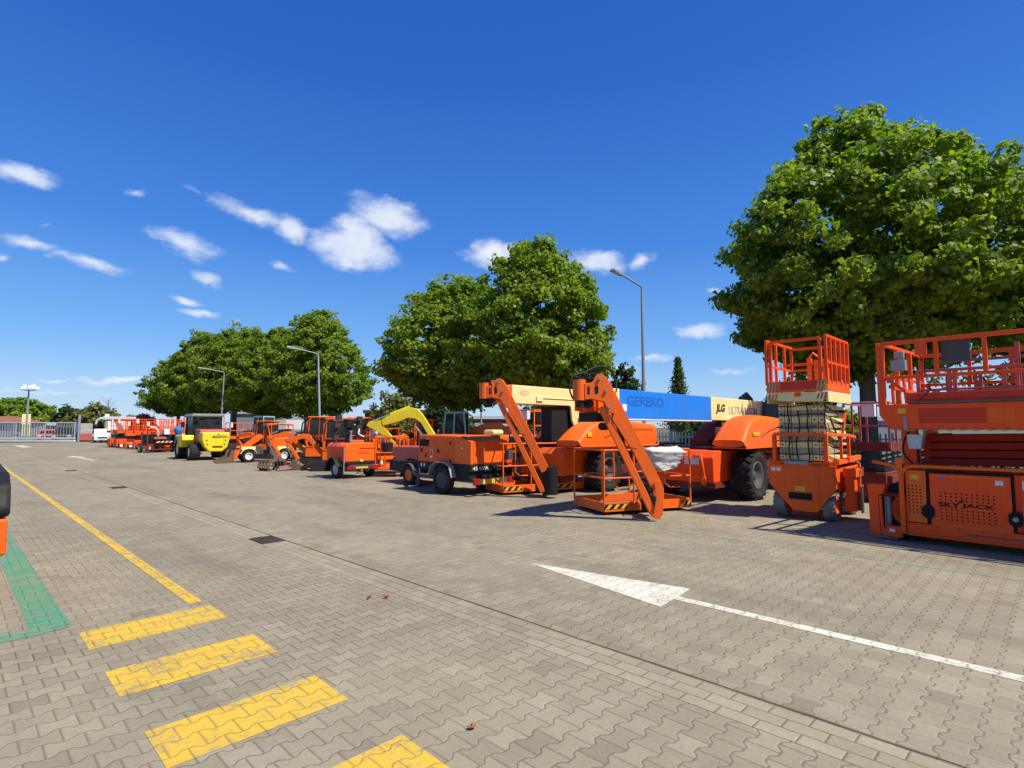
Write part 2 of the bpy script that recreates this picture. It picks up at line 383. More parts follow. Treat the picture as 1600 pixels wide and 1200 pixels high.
PY = paver_mat('yellow_road_paint', 'zigzag', (.60, .39, .045), 0.19)
PW = paver_mat('white_road_paint', 'zigzag', (.62, .58, .48), .16)
PG = paver_mat('green_road_paint', 'zigzag', (.085, .26, .15), .26)
PG2 = paver_mat('worn_green_paint', 'zigzag', (.16, .30, .19), .50)
strp = [((.80, 1.745, 5.09, 5.58), 'yellow stripe on the paving farthest from the camera, just below the yellow line'),
        ((.805, 1.745, 4.08, 4.575), 'yellow stripe on the paving, second one from the yellow line'),
        ((.81, 1.75, 3.085, 3.54), 'large yellow stripe on the paving, third one from the yellow line'),
        ((.81, 1.75, 2.10, 2.55), 'yellow stripe cut by the bottom edge of the photo')]
for (x0, x1, y0, y1), lb in strp:
    sheet('yellow_stripe', [(x0, y0), (x1, y0 + .01), (x1 + .005, y1), (x0 + .003, y1 - .008)], .0022, PY, label=lb, cat='road marking', group='yellow crossing stripes painted on the pavers')
sheet('yellow_line', [(1.625, 5.76), (1.735, 5.75), (1.69, 34), (1.58, 34)], .0022, PY, label='long thin yellow line running away over the pavers from the yellow stripes', cat='road marking')
sheet('green_line', [(.54, 5.83), (.79, 5.85), (.73, 12.5), (.50, 12.5)], .0022, PG, label='broad green line on the pavers at the left edge of the photo', cat='road marking')
sheet('green_line', [(-3, 5.69), (.54, 5.72), (.78, 5.77), (.54, 5.93), (-3, 5.88)], .0034, PG, label='green cross line on the pavers running out of the left edge of the photo', cat='road marking')
sheet('green_line', [(7.94, -6), (8.06, -6), (8.12, 7.6), (8.02, 7.6)], .0022, PG2, label='faded thin green line in front of the parked orange lifts', cat='road marking')
# near arrow: long tapering head and a straight shaft
sheet('painted_arrow', [(4.93, 4.62), (5.28, 2.74), (4.97, 2.70), (4.99, -6), (4.85, -6), (4.86, 2.69), (4.57, 2.66)], .0022, PW, label='long white arrow painted on the pavers in the foreground', cat='road marking')
sheet('painted_arrow', [(4.55, 38.6), (4.9, 37.9), (4.95, 36.6), (5.0, 33.6), (5.12, 33.6), (5.10, 36.8), (5.25, 38.0), (5.0, 39.6)], .0022, PW, label='white curved arrow painted on the lane farther away', cat='road marking')
sheet('painted_arrow', [(4.1, 66), (4.3, 60), (4.9, 60), (4.7, 66)], .0022, PW, label='small white arrow painted on the lane near the sliding gate', cat='road marking')
# drain grates
DRN = paint('cast_iron', (.045, .036, .030), .7, .3, .5, (.09, .07, .05), scale=8)
def drain(y, lb):
    x0, x1 = 3.12, 3.44; L = .5
    r = thing('drain_grate', ((x0 + x1) / 2, y, .004), lb, 'drain', 'iron drain grates in the gutter')
    MB().box(x0, x1, y - L / 2, y + L / 2, .0045, .007).build('cover', BK, r)
    b = MB()
    b.box(x0, x1, y - L / 2, y - L / 2 + .03, .007, .012).box(x0, x1, y + L / 2 - .03, y + L / 2, .007, .012)
    b.box(x0, x0 + .03, y - L / 2 + .03, y + L / 2 - .03, .007, .012).box(x1 - .03, x1, y - L / 2 + .03, y + L / 2 - .03, .007, .012)
    k = y - L / 2 + .055
    while k < y + L / 2 - .05: b.box(x0 + .03, x1 - .03, k, k + .018, .0072, .0115); k += .036
    b.build('grate', DRN, r)
drain(8.17, 'dark square drain grate nearest the camera in the paved gutter')
drain(18.0, 'dark drain grate in the gutter, the middle one of three')
drain(26.3, 'dark drain grate in the gutter, farthest of three')
# fallen leaves
LF = [paint('dry_leaf_%s' % k, c, .8, .3, .2, scale=20) for k, c in (('brown', (.33, .15, .06)), ('red', (.35, .05, .035)))]
def leaf(x, y, s, mt, lb, seed):
    random.seed(seed); b = MB(); n = 9; vs = [(x, y, .012)]
    for k in range(n * 2):
        a = k * math.pi / n; r_ = s * (1 if k % 2 == 0 else .55) * random.uniform(.75, 1.1)
        vs.append((x + r_ * math.cos(a), y + r_ * .8 * math.sin(a), .008 + random.uniform(0, .028)))
    b.add(vs, [(0, 1 + k, 1 + (k + 1) % (2 * n)) for k in range(2 * n)])
    o = b.build('fallen_leaf', mt, loc=(x, y, .006)); tag(o, lb, 'leaf', 'fallen leaves on the pavers')
leaf(2.05, 2.33, .035, LF[0], 'curled brown leaf lying on the pavers near the bottom of the photo', 1)
leaf(2.98, 4.62, .04, LF[1], 'red leaf on the pavers beside the gutter, right one of two', 2)
leaf(2.86, 4.72, .03, LF[1], 'red leaf on the pavers beside the gutter, left one of two', 5)
# ------------------------------------------------------------------ trees
def leaf_mat(name, a, b, tr=.44):
    m = bpy.data.materials.new(name); m.use_nodes = True; t = NT(m.node_tree); t.n.clear()
    rnd = t.new('ShaderNodeNewGeometry').outputs['Random Per Island']
    c = t.mix(rnd, c4(a), c4(b))
    n = t.noise(t.new('ShaderNodeTexCoord').outputs['Object'], .8, 3)
    c = t.mix(t.rng(n, .35, .65, 0, .45), c, c4((b[0] * 1.25, b[1] * 1.1, b[2] * .8)))
    p = t.new('ShaderNodeBsdfPrincipled', {'Base Color': c, 'Roughness': .55}); p.inputs['Specular IOR Level'].default_value = .3
    tl = t.new('ShaderNodeBsdfTranslucent', {'Color': t.mix(1.0, c, (1.5, 1.75, .5, 1), 'MULTIPLY')})
    mx = t.new('ShaderNodeMixShader', {0: tr, 1: p.outputs[0], 2: tl.outputs[0]})
    o = t.new('ShaderNodeOutputMaterial'); t.l.new(mx.outputs[0], o.inputs[0])
    return m
LEAF = leaf_mat('plane_leaf', (.066, .125, .011), (.235, .315, .034))
LEAFD = leaf_mat('dark_leaf', (.022, .045, .014), (.05, .085, .025))
LEAFY = leaf_mat('yellowish_leaf', (.10, .12, .035), (.20, .20, .07))
LEAFP = leaf_mat('purple_leaf', (.03, .015, .015), (.06, .03, .025))
BARK = paint('bark', (.11, .088, .066), .9, .35, .3, scale=4, bump=.6)
def leaf_mesh(name, centers, nrm, size, mat, rs):
    """one small folded leaf (4 verts) per centre"""
    n = len(centers)
    d = rs.normal(size=(n, 3)); d /= np.linalg.norm(d, axis=1)[:, None]
    nn = nrm + rs.normal(size=(n, 3)) * .75; nn /= np.linalg.norm(nn, axis=1)[:, None]
    t1 = np.cross(nn, d); t1 /= np.linalg.norm(t1, axis=1)[:, None]; t2 = np.cross(nn, t1)
    s = (size * rs.uniform(.6, 1.25, n))[:, None]
    a = centers - t1 * s * .55; b = centers + t2 * s * .5 + nn * s * .10 - t1 * s * .1; c = centers + t1 * s * .6 - nn * s * .12; e = centers - t2 * s * .5 + nn * s * .10 - t1 * s * .1
    V = np.stack([a, b, c, e], 1).reshape(-1, 3)
    me = bpy.data.meshes.new(name); me.vertices.add(4 * n); me.vertices.foreach_set('co', V.astype(np.float32).ravel())
    me.loops.add(4 * n); me.loops.foreach_set('vertex_index', np.arange(4 * n, dtype=np.int32))
    me.polygons.add(n); me.polygons.foreach_set('loop_start', np.arange(0, 4 * n, 4, dtype=np.int32))
    me.polygons.foreach_set('loop_total', np.full(n, 4, np.int32))
    me.update(); me.validate(); me.materials.append(mat)
    return me
def crown_points(seed, rx, ry, h, z0, nclump, per, clump=.42, low=.55, lobes=9, lobe=.16, fill=.25, cone=.30):
    """clumps spread through a lobed egg; widest part at 'low' of the height"""
    rs = np.random.RandomState(seed)
    L = rs.normal(size=(lobes, 3)); L /= np.linalg.norm(L, axis=1)[:, None]; L[:, 2] = np.abs(L[:, 2]) * .8 - .1
    C = []; N = []
    while len(C) < nclump:
        d = rs.normal(size=3); d /= np.linalg.norm(d)
        k = max(0, (L @ d).max()); bump = 1 - lobe + lobe * 1.6 * k ** 6 + rs.normal() * .055
        r_ = bump * (rs.uniform(.25, .85) if rs.rand() < fill else rs.uniform(.86, 1.02))
        zc = z0 + h * low * .62
        hh = (z0 + h - zc) if d[2] > 0 else (zc - z0)
        p = np.array([d[0] * rx * r_, d[1] * ry * r_, zc + d[2] * hh * r_])
        if d[2] > 0: p[:2] *= 1 - cone * d[2] ** 1.5
        if d[2] < 0: p[:2] *= (1 + .10 * abs(d[2]))
        C.append(p); N.append(d)
    C = np.array(C); N = np.array(N)
    P = np.repeat(C, per, 0); M = np.repeat(N, per, 0)
    o = rs.normal(size=P.shape); o /= np.linalg.norm(o, axis=1)[:, None]
    rad = clump * np.repeat(rs.uniform(.6, 1.35, nclump), per)[:, None] * rs.uniform(.35, 1.0, len(P))[:, None]
    P = P + o * rad * np.array([1, 1, .7])
    M = M * .45 + o * .7 + np.array([0, 0, .55])
    return P, M, C, rs
def trunk_mb(h, r, forks, seed, lean=(0, 0), base=(0, 0), sc=1.):
    rnd = random.Random(seed); b = MB(); bx, by = base
    pts = [(bx, by, -.1), (bx + lean[0] * .3, by + lean[1] * .3, h * .35), (bx + lean[0], by + lean[1], h)]
    b.tube(pts, [r * 1.25, r, r * .85], 12)
    for k in range(forks):
        a = k * 2 * math.pi / forks + rnd.uniform(-.4, .4); ln = rnd.uniform(2.2, 3.4) * sc; up = rnd.uniform(.9, 2.6) * sc
        p0 = (bx + lean[0], by + lean[1], h - rnd.uniform(.05, .5))
        p1 = (p0[0] + math.cos(a) * ln * .4, p0[1] + math.sin(a) * ln * .4, h + up * .55)
        p2 = (p0[0] + math.cos(a) * ln, p0[1] + math.sin(a) * ln, h + up * 1.5 + .5)
        b.tube([p0, p1, p2], [r * .55, r * .36, r * .13], 7)
        for q in range(3):
            a2 = a + rnd.uniform(-.9, .9); p3 = (p1[0] + math.cos(a2) * 1.4 * sc, p1[1] + math.sin(a2) * 1.4 * sc, p1[2] + rnd.uniform(.3, 1.6) * sc)
            b.tube([p1, p3], [r * .22, r * .06], 5)
    b.tube([(bx + lean[0], by + lean[1], h), (bx + lean[0] * 1.2, by + lean[1] * 1.2, h + 4.5 * sc)], [r * .7, r * .15], 8)
    return b
def tree(loc, seed, rx, ry, h, z0, label, group=None, nclump=560, per=58, size=.2, mat=None, trunk_r=.2, name='plane_tree', lobe=.16, low=.55, clump=.42, lean=(0, 0), fill=.25, lobes=9):
    root = thing(name, loc, label, 'tree', group)
    P, M, C, rs = crown_points(seed, rx, ry, h, z0, nclump, per, clump, low, lobes, lobe, fill)
    o = bpy.data.objects.new('crown', leaf_mesh('crown', P, M, size, mat or LEAF, rs)); COL.objects.link(o); o.parent = root
    b = trunk_mb(z0 + h * .12, trunk_r, 6 if trunk_r > .15 else 4, seed, lean, sc=min(1, rx / 4, h / 7))
    b.v = [(x + loc[0], y + loc[1], z + loc[2]) for x, y, z in b.v]
    b.build('trunk', BARK, root)
    return root
def tree_copy(src, loc, rz, sc, label):
    c = copy_tree(src); c.location = loc; c.rotation_euler.z = rz; c.scale = sc; c['label'] = label; return c
GT = 'plane trees in a row behind the parked machines'
T1 = tree((20.2, 4.35, 0), 11, 4.4, 4.4, 9.6, 2.7, 'large leafy green tree at the right of the photo, behind the cream scissor stack', GT, nclump=1250, per=100, size=.145, trunk_r=.24, lobe=.20, lobes=13)
T1b = tree((22.8, -1.9, 0), 12, 4.7, 5.0, 9.1, 2.6, 'green tree at the right edge of the photo, trunk hidden by the widest orange lift', GT, nclump=640, per=70, size=.17, trunk_r=.22)
T2 = tree((18, 16.1, 0), 13, 3.45, 3.5, 7.9, 2.4, 'tall round green tree behind the cream boom, right one of the middle pair', GT, nclump=900, per=80, size=.15, trunk_r=.2, lobe=.18, lobes=12)
T2b = tree_copy(T2, (18, 21.6, 0), 2.1, (1.16, 1.16, .93), 'broad green tree above the green cab, left one of the middle pair')
T3 = tree((22, 45.3, 0), 14, 4.2, 4.2, 10.0, 2.3, 'round green tree whose crown shows behind the middle street lamp', GT, nclump=760, per=66, size=.21, trunk_r=.24, lobe=.14, clump=.5)
tree_copy(T3, (22, 54.5, 0), 1.2, (1.1, 1.1, .98), 'green tree between the two rounder crowns of the left group')
tree_copy(T2, (22, 64.8, 0), 4.0, (1.40, 1.40, 1.30), 'green tree above the tractor with the yellow counterweight')
tree_copy(T3, (22, 75.7, 0), 3.1, (1.15, 1.15, 1.17), 'broad green tree second from the far end of the left group')
tree_copy(T2, (22, 86.0, 0), .7, (1.2, 1.2, 1.16), 'lowest green tree at the far left end of the row')
# ------------------------------------------------------------------ shared builders
def text(parent, s, origin, right, width, height, mat, up=(0, 0, 1), shear=0., fat=0., name='lettering', label=None):
    cu = bpy.data.curves.new('t', 'FONT'); cu.body = s; cu.extrude = .002; cu.offset = fat; cu.resolution_u = 3
    ob = bpy.data.objects.new('t', cu); COL.objects.link(ob)
    me = bpy.data.meshes.new_from_object(ob.evaluated_get(bpy.context.evaluated_depsgraph_get())); bpy.data.objects.remove(ob); bpy.data.curves.remove(cu)
    co = np.empty(len(me.vertices) * 3); me.vertices.foreach_get('co', co); co = co.reshape(-1, 3)
    mn = co.min(0); mx = co.max(0); co[:, 0] = (co[:, 0] - mn[0]) / (mx[0] - mn[0]) * width; co[:, 1] = (co[:, 1] - mn[1]) / (mx[1] - mn[1]) * height
    co[:, 0] += shear * co[:, 1]
    rr = np.array(Vector(right).normalized()); uu = np.array(Vector(up).normalized()); nn = np.cross(rr, uu)
    P = rr * co[:, :1] + uu * co[:, 1:2] + nn * (co[:, 2:3]) + np.array(origin) - np.array(parent_origin(parent))
    me.vertices.foreach_set('co', P.ravel()); me.materials.clear(); me.materials.append(mat); me.update(); me.name = name
    o = bpy.data.objects.new(name, me); COL.objects.link(o); o.parent = parent
    if label: o['label'] = label
    return o
def wheel(parent, c, r, w, rim=GY, tyre=RB, axis=(0, 1, 0), lug=True, rimr=.56, n=26, label=None):
    """tyre with tread blocks and a dished rim; outer side faces -axis"""
    b = MB(); h = w / 2
    prof = [(r * rimr, -h * .72), (r * .80, -h), (r * .93, -h * .92), (r * .985, -h * .68), (r * .99, 0), (r * .985, h * .68), (r * .93, h * .92), (r * .80, h), (r * rimr, h * .72), (r * rimr, -h * .72)]
    b.lathe(prof, c, axis, n)
    ax = Vector(axis).normalized(); u = Vector((0, 0, 1)); v = ax.cross(u).normalized(); C_ = Vector(c)
    if lug:
        m = 20
        for i in range(m):
            for sd in (-1, 1):
                a = (i + (.5 if sd > 0 else 0)) * 2 * math.pi / m
                d0 = u * math.cos(a) + v * math.sin(a); a2 = a + .16; d1 = u * math.cos(a2) + v * math.sin(a2)
                b.bar(C_ + d0 * r * .985 + ax * sd * h * .95, C_ + d1 * r * .99 + ax * sd * h * .06, r * .10, r * .07, up=d0)
    o = b.build('wheel', tyre, parent)
    if label: o['label'] = label
    k = MB()
    k.lathe([(0, -h * .40), (r * .14, -h * .44), (r * .17, -h * .30), (r * .30, -h * .28), (r * .40, -h * .55), (r * rimr * .93, -h * .80), (r * rimr * 1.03, -h * .80), (r * rimr * 1.0, h * .7), (0, h * .5)], c, axis, n)
    for i in range(6):
        a = i * math.pi / 3; d0 = u * math.cos(a) + v * math.sin(a)
        k.cyl(C_ + d0 * r * .235 - ax * h * .27, C_ + d0 * r * .235 - ax * h * .36, r * .03, 6)
    k.build('rim', rim, o)
    return o
def railing(b, pts, z0, zs, r=.022, closed=False, step=1.0, sq=False):
    """posts and horizontal rails along the polyline pts (x,y)"""
    P = list(pts) + ([pts[0]] if closed else [])
    seen = []
    for (x0, y0), (x1, y1) in zip(P[:-1], P[1:]):
        L = math.hypot(x1 - x0, y1 - y0); n = max(1, round(L / step))
        for z in zs:
            (b.bar((x0, y0, z), (x1, y1, z), 2 * r, 2 * r) if sq else b.tube([(x0, y0, z), (x1, y1, z)], r, 7))
        for i in range(n + 1):
            q = (x0 + (x1 - x0) * i / n, y0 + (y1 - y0) * i / n)
            if all(math.hypot(q[0] - s[0], q[1] - s[1]) > .05 for s in seen):
                seen.append(q)
                (b.bar((*q, z0), (*q, max(zs)), 2.1 * r, 2.1 * r) if sq else b.tube([(*q, z0), (*q, max(zs))], r * 1.02, 7))
    return b
def stripes(parent, p, q, z0, z1, nrm, n=5, mat=None, t=.003, slant=.5, back=False):
    """slanted hazard bars on a vertical face from p to q (x,y)"""
    b = MB(); p = Vector((*p, 0)); q = Vector((*q, 0)); d = q - p; nr = Vector(nrm) * t; h = z1 - z0
    if back:
        f = [p + Vector((0, 0, z0 - .008)), q + Vector((0, 0, z0 - .008)), q + Vector((0, 0, z1 + .008)), p + Vector((0, 0, z1 + .008))]
        MB().hexa([v + nr * .05 for v in f] + [v + nr * .6 for v in f]).build('black_backing', BK, parent)
    for i in range(n):
        a = p + d * ((i + .1) / n); c = p + d * ((i + .55) / n); s = d / n * slant
        f = [a + Vector((0, 0, z0)), c + Vector((0, 0, z0)), c + s + Vector((0, 0, z1)), a + s + Vector((0, 0, z1))]
        o_ = [v + nr for v in f]
        b.hexa(f + o_)
    return b.build('hazard_stripes', mat or HZ, parent)
def hose(parent, pts, r=.014, mat=None, name='hose', n=14):
    """smooth curve through the points"""
    P = [Vector(p) for p in pts]; out = []
    for i in range(len(P) - 1):
        a = P[max(i - 1, 0)]; b_ = P[i]; c = P[i + 1]; d = P[min(i + 2, len(P) - 1)]
        for k in range(5):
            t = k / 5; out.append(.5 * ((2 * b_) + (c - a) * t + (2 * a - 5 * b_ + 4 * c - d) * t * t + (3 * b_ - a - 3 * c + d) * t ** 3))
    out.append(P[-1])
    return MB().tube(out, r, 6).build(name, mat or BK, parent)
def plate_holes(b, ys, zs, x, r=.011, n=8):
    for z in zs:
        for y_ in ys: b.cyl((x, y_, z), (x - .0025, y_, z), r, n)
    return b

# ------------------------------------------------------------------ wide rough-terrain scissor lift at the right edge
def wide_lift():
    R0 = thing('scissor_lift', (9.6, 2.1, 0), 'widest orange scissor lift, cut by the right edge of the photo, with a perforated door', 'scissor lift')
    x0 = 9.6
    Y1 = -1.95
    # chassis core and trays
    b = MB(); b.box(x0 + .28, x0 + 2.1, Y1 + .2, 1.62, .30, .78); b.box(x0 + .30, x0 + 2.0, 1.0, 1.75, .55, .98)
    b.build('chassis', DR, R0, .01)
    b = MB()
    b.box(x0 - .02, x0 + .26, Y1, 1.66, .10, .135); b.box(x0 - .02, x0 + .02, Y1, 1.66, .135, .275); b.box(x0 + .02, x0 + .26, Y1, 1.66, .255, .275)
    b.build('side_sill', RO, R0, .006)
    MB().box(x0 - .0225, x0 - .02, .12, 1.0, .185, .205).build('scrape', RS, R0)
    # tray body with perforated panel and door
    b = MB(); b.box(x0 + .05, x0 + .62, Y1 + .1, 1.64, .28, 1.0)
    b.build('tray_body', RO, R0, .01)
    b = MB(); b.box(x0 + .015, x0 + .048, 1.45, 1.655, .285, 1.0); b.bar((x0 + .03, 1.44, .28), (x0 + .03, 1.43, 1.0), .03, .05)
    pn = b.build('vent_panel', OR, R0, .004)
    plate_holes(MB(), [1.485 + i * .045 for i in range(4)], [.42 + i * .0455 for i in range(9)], x0 + .0145).build('vent_holes', LT, pn)
    MB().box(x0 + .03, x0 + .048, .50, 1.44, .285, 1.01).build('door_recess', LT, R0)
    b = MB(); b.box(x0 - .005, x0 + .028, .53, 1.375, .25, .975)
    dr = b.build('tray_door', RO, R0, .012)
    for za in (.275, .93): MB().box(x0 - .011, x0 - .005, .56, 1.345, za, za + .025).build('door_flange', OR, dr, .003)
    b = plate_holes(MB(), [.70 + i * .0555 for i in range(11)], [.715, .670, .625], x0 - .0055)
    plate_holes(b, [.70 + i * .0555 for i in range(11)], [.50, .455, .41, .365], x0 - .0055).build('vent_holes', LT, dr)
    text(dr, 'SKY', (x0 - .0078, 1.285, .528), (0, -1, 0), .235, .068, LT, shear=0., fat=.028)
    text(dr, 'JACK', (x0 - .0078, 1.035, .528), (0, -1, 0), .345, .068, LT, shear=0., fat=.028)
    MB().prism([(1.075, .60), (1.025, .655), (1.01, .655), (1.055, .60)], x0 - .0078, x0 - .005, YX).prism([(1.055, .60), (1.0, .645), (.985, .645), (1.035, .60)], x0 - .0078, x0 - .005, YX).build('emblem', LT, dr)
    for yy in (1.40, .50): MB().prism([(yy - .07, .40), (yy - .03, .36), (yy + .03, .36), (yy + .07, .40), (yy + .07, .50), (yy + .03, .54), (yy - .03, .54), (yy - .07, .50)], x0 - .028, x0 + .0, YX).build('latch', LT, R0, .006)
    b = MB(); b.cyl((x0 - .04, .50, .45), (x0 - .028, .50, .45), .03, 12); b.build('latch_knob', GY, R0)
    MB().box(x0 - .0135, x0 - .0115, 1.20, 1.26, .90, .925).build('badge', BL, dr)
    # engine side beyond the frame
    b = MB(); b.box(x0, x0 + .05, Y1 + .05, .44, .285, 1.0); b.build('rear_panel', RO, R0, .01)
    MB().box(x0 - .003, x0, .26, .42, .82, .93).build('sticker', STK, R0)
    # guard pipes
    b = MB()
    b.tube([(x0 - .03, 1.70, .12), (x0 - .03, 1.70, .9), (x0 - .03, 1.72, 1.00), (x0 - .03, 1.80, 1.065), (x0 + .05, 2.0, 1.09), (x0 + .2, 2.09, 1.09)], .026, 9)
    b.tube([(x0 - .03, 1.69, .7), (x0 - .03, 1.685, .95), (x0 - .03, 1.63, 1.04), (x0 - .03, 1.55, 1.065), (x0 - .03, Y1, 1.065)], .026, 9)
    b.box(x0 - .045, x0 - .01, 1.675, 1.755, 1.02, 1.17)
    b.build('guard_rail', OR, R0)
    b = MB(); b.box(x0 - .06, x0 - .045, 1.66, 1.70, .12, 1.0); 
    b.build('pipe_bracket', RO, R0)
    # outrigger bumper at the left corner
    b = MB()
    b.prism([(2.11, .64), (2.12, .78), (1.885, .78), (1.93, .64)], x0 - .05, x0 + .12, YX)
    b.prism([(2.105, .05), (2.11, .64), (1.985, .64), (1.98, .05)], x0 - .045, x0 + .05, YX)
    b.box(x0 - .03, x0 + .06, 1.90, 1.98, .07, .17); b.box(x0 - .03, x0 + .06, 1.72, 1.90, .05, .20)
    b.bar((x0 - .02, 1.955, .17), (x0 - .02, 1.965, .62), .03, .05)
    bp = b.build('corner_bumper', RO, R0, .006)
    MB().box(x0 - .0325, x0 - .030, 1.80, 1.87, .12, .16).build('sticker', STK, bp)
    MB().box(x0 + .06, x0 + .5, 1.7, 2.0, .60, .66).box(x0 + .3, x0 + 1.9, 1.62, 1.86, .30, .62).build('axle_cover', DR, R0, .01)
    for yy, xx in ((1.45, x0 + .33), (1.45, x0 + 2.0), (-1.3, x0 + .33), (-1.3, x0 + 2.0)): wheel(R0, (xx, yy + .22, .41), .41, .30, OR2, axis=(1, 0, 0))
    b = MB(); b.box(x0 + .0, x0 + .35, 1.78, 2.05, .02, .035).build('foot_plate', GY, R0)
    b = MB(); b.cyl((x0 + .15, 1.92, .03), (x0 + .15, 1.92, .62), .045, 14).build('outrigger_leg', GY, R0)
    # mast with yellow hydraulics behind the bumper
    for xx in (.45, 1.6): MB().box(x0 + xx, x0 + xx + .15, 1.60, 1.78, .7, 1.66).build('scissor_bracket', RO, R0, .008)
    # folded scissor stack
    for k in range(4):
        z = 1.09 + k * .112
        b = MB()
        for xx in (x0 + .42, x0 + .60, x0 + 1.55, x0 + 1.73):
            b.bar((xx, 1.55, z + .02), (xx, Y1 + .3, z + .085), .05, .095)
        for yy in (1.45, .0, -1.4): b.cyl((x0 + .38, yy, z + .05), (x0 + 1.8, yy, z + .05), .035, 8)
        b.build('scissor_arm', STKR, R0, .004)
    b = MB(); b.prism([(1.62, 1.50), (1.42, 1.50), (1.42, 1.54), (1.50, 1.54), (1.50, 1.54), (1.62, 1.42)][:3] + [(1.46, 1.30), (1.60, 1.30)], x0 + .05, x0 + .2, YX).build('light_bracket', GV, R0)
    b = MB().box(x0 - .01, x0 + .03, 1.595, 1.635, 1.56, 1.76); b.build('latch_pin', GY, R0)
    # platform
    b = MB(); b.box(x0 + .05, x0 + 2.15, Y1, 1.88, 1.86, 1.93).build('deck', DG, R0)
    b = MB(); b.prism([(1.93, 1.93), (1.93, 1.78), (1.79, 1.57), (Y1, 1.57), (Y1, 1.93)], x0, x0 + .05, YX)
    b.prism([(1.93, 1.93), (1.93, 1.78), (1.79, 1.57), (Y1, 1.57), (Y1, 1.93)], x0 + 2.15, x0 + 2.2, YX)
    pf = b.build('platform_side', RO, R0, .006)
    stripes(pf, (x0, 1.76), (x0, -1.9), 1.552, 1.568, (-1, 0, 0), 26, CRD, .02)
    MB().box(x0 - .003, x0 - .001, .72, 1.45, 1.66, 1.86).build('decal_patch', paint('decal_red', (.62, .04, .01), .4, .06, .1), pf)
    MB().box(x0 - .003, x0 - .001, .44, .70, 1.67, 1.86).build('decal_patch', OR2, pf)
    b = MB(); b.box(x0 + .06, x0 + .11, Y1, 1.60, 1.99, 2.09); b.box(x0 + .05, x0 + .3, Y1, 1.60, 1.935, 1.99)
    b.build('toe_board', RDK, R0, .005)
    MB().box(x0 - .005, x0 + .04, Y1, 1.55, 1.935, 1.965).build('roller_track', RS, R0)
    def post(b, x, y, z0, z1, w=.05): b.bar((x, y, z0), (x, y, z1), w, w)
    b = MB()
    for xx in (x0 + .03, x0 + 2.15):
        b.bar((xx, 1.87, 2.82), (xx, Y1, 2.82), .055, .055); b.bar((xx, 1.87, 2.32), (xx, Y1, 2.32), .045, .045)
        for yy in (1.22, .70, -.1, -.8, -1.4): post(b, xx, yy, 2.32, 2.8, .05)
        post(b, xx, Y1, 1.9, 2.82)
        b.bar((xx, 1.82, 2.30), (xx, 1.60, 2.12), .04, .04)
    b.bar((x0 + .03, Y1, 2.82), (x0 + 2.15, Y1, 2.82), .05, .05); b.bar((x0 + .03, 1.87, 2.82), (x0 + 2.15, 1.87, 2.82), .05, .05)
    b.bar((x0 + .03, 1.87, 2.36), (x0 + 2.15, 1.87, 2.36), .045, .045)
    for xx in (x0 + .03, x0 + .75, x0 + 1.45, x0 + 2.15): post(b, xx, 1.87, 1.93, 2.82, .06)
    b.build('guardrail', RO, R0, .004)
    b = MB(); b.box(x0 - .01, x0 + .07, 1.885, 1.935, 1.93, 2.84); b.build('corner_post', RO, R0, .006)
    # extension rails inside (faded magenta red)
    b = MB()
    for xx, z in ((x0 + .2, 2.40), (x0 + 1.95, 2.46)):
        b.bar((xx, 1.5, z), (xx, -1.8, z), .04, .04); b.bar((xx, 1.5, z - .27), (xx, -1.8, z - .27), .03, .03)
        for yy in (1.48, 1.12, 1.06, .55, .42, -.2, -.9): post(b, xx, yy, 1.98, z, .045)
    b.bar((x0 + 1.3, 1.5, 2.62), (x0 + 1.3, .3, 2.62), .04, .04)
    for yy in (.42, .30, .18): post(b, x0 + .35, yy, 2.0, 2.72, .05)
    b.build('extension_rail', PR, R0, .004)
    # gate and folded ladder pieces at the left end
    b = MB()
    for k in range(4): b.tube([(x0 + .15 + k * .13, 1.78 - k * .05, 1.95), (x0 + .16 + k * .12, 1.79 - k * .04, 2.38)], .024, 7)
    b.bar((x0 + .1, 1.80, 2.2), (x0 + .55, 1.60, 2.1), .05, .05)
    b.build('folded_rail', OR, R0)
    b = MB(); b.box(x0 + .08, x0 + .20, 1.60, 1.78, 2.42, 2.58); b.box(x0 + .1, x0 + .18, 1.62, 1.74, 2.60, 2.70)
    b.build('control_box', GY, R0, .01)
    b = MB(); b.box(x0 - .005, x0 + .06, 1.325, 1.46, 2.62, 2.83); b.build('document_box', RO, R0, .01)
    tag(b, None) if False else None
    MB().box(x0 + .07, x0 + .085, .86, 1.17, 2.50, 2.79).build('load_sign', DG, R0)
    sp = [(x0 + .02 + .015 * math.cos(k * 1.3), 1.40 + .015 * math.sin(k * 1.3) - .0012 * k, 2.62 - k * .0065) for k in range(80)]
    MB().tube(sp + [(x0 + .02, 1.42, 2.0)], .006, 5).build('coiled_cable', BK, R0)
    b = MB(); random.seed(4)
    for k in range(14): b.cyl((x0 - .02, 1.55 - k * .24, .25), (x0 - .026, 1.55 - k * .24, .25), .009, 8)
    b.build('sill_bolts', RS, R0)
    hose(R0, [(x0 + .3, 1.6, 1.05), (x0 + .25, 1.72, 1.25), (x0 + .32, 1.68, 1.5), (x0 + .4, 1.55, 1.62)], .014); hose(R0, [(x0 + .36, 1.6, .9), (x0 + .2, 1.8, .8), (x0 + .3, 1.86, .6)], .014)
    MB().box(x0 + .0125, x0 + .0145, 1.50, 1.60, .88, .94).build('warning_sticker', YD, R0); MB().box(x0 - .003, x0 - .0005, 1.60, 1.70, 1.80, 1.87).build('warning_sticker', YD, R0)
    MB().box(x0 - .0075, x0 - .0052, .60, .68, .86, .92).build('warning_sticker', STK, R0)
    R0.rotation_euler.z = -.075
    return R0
wide_lift()

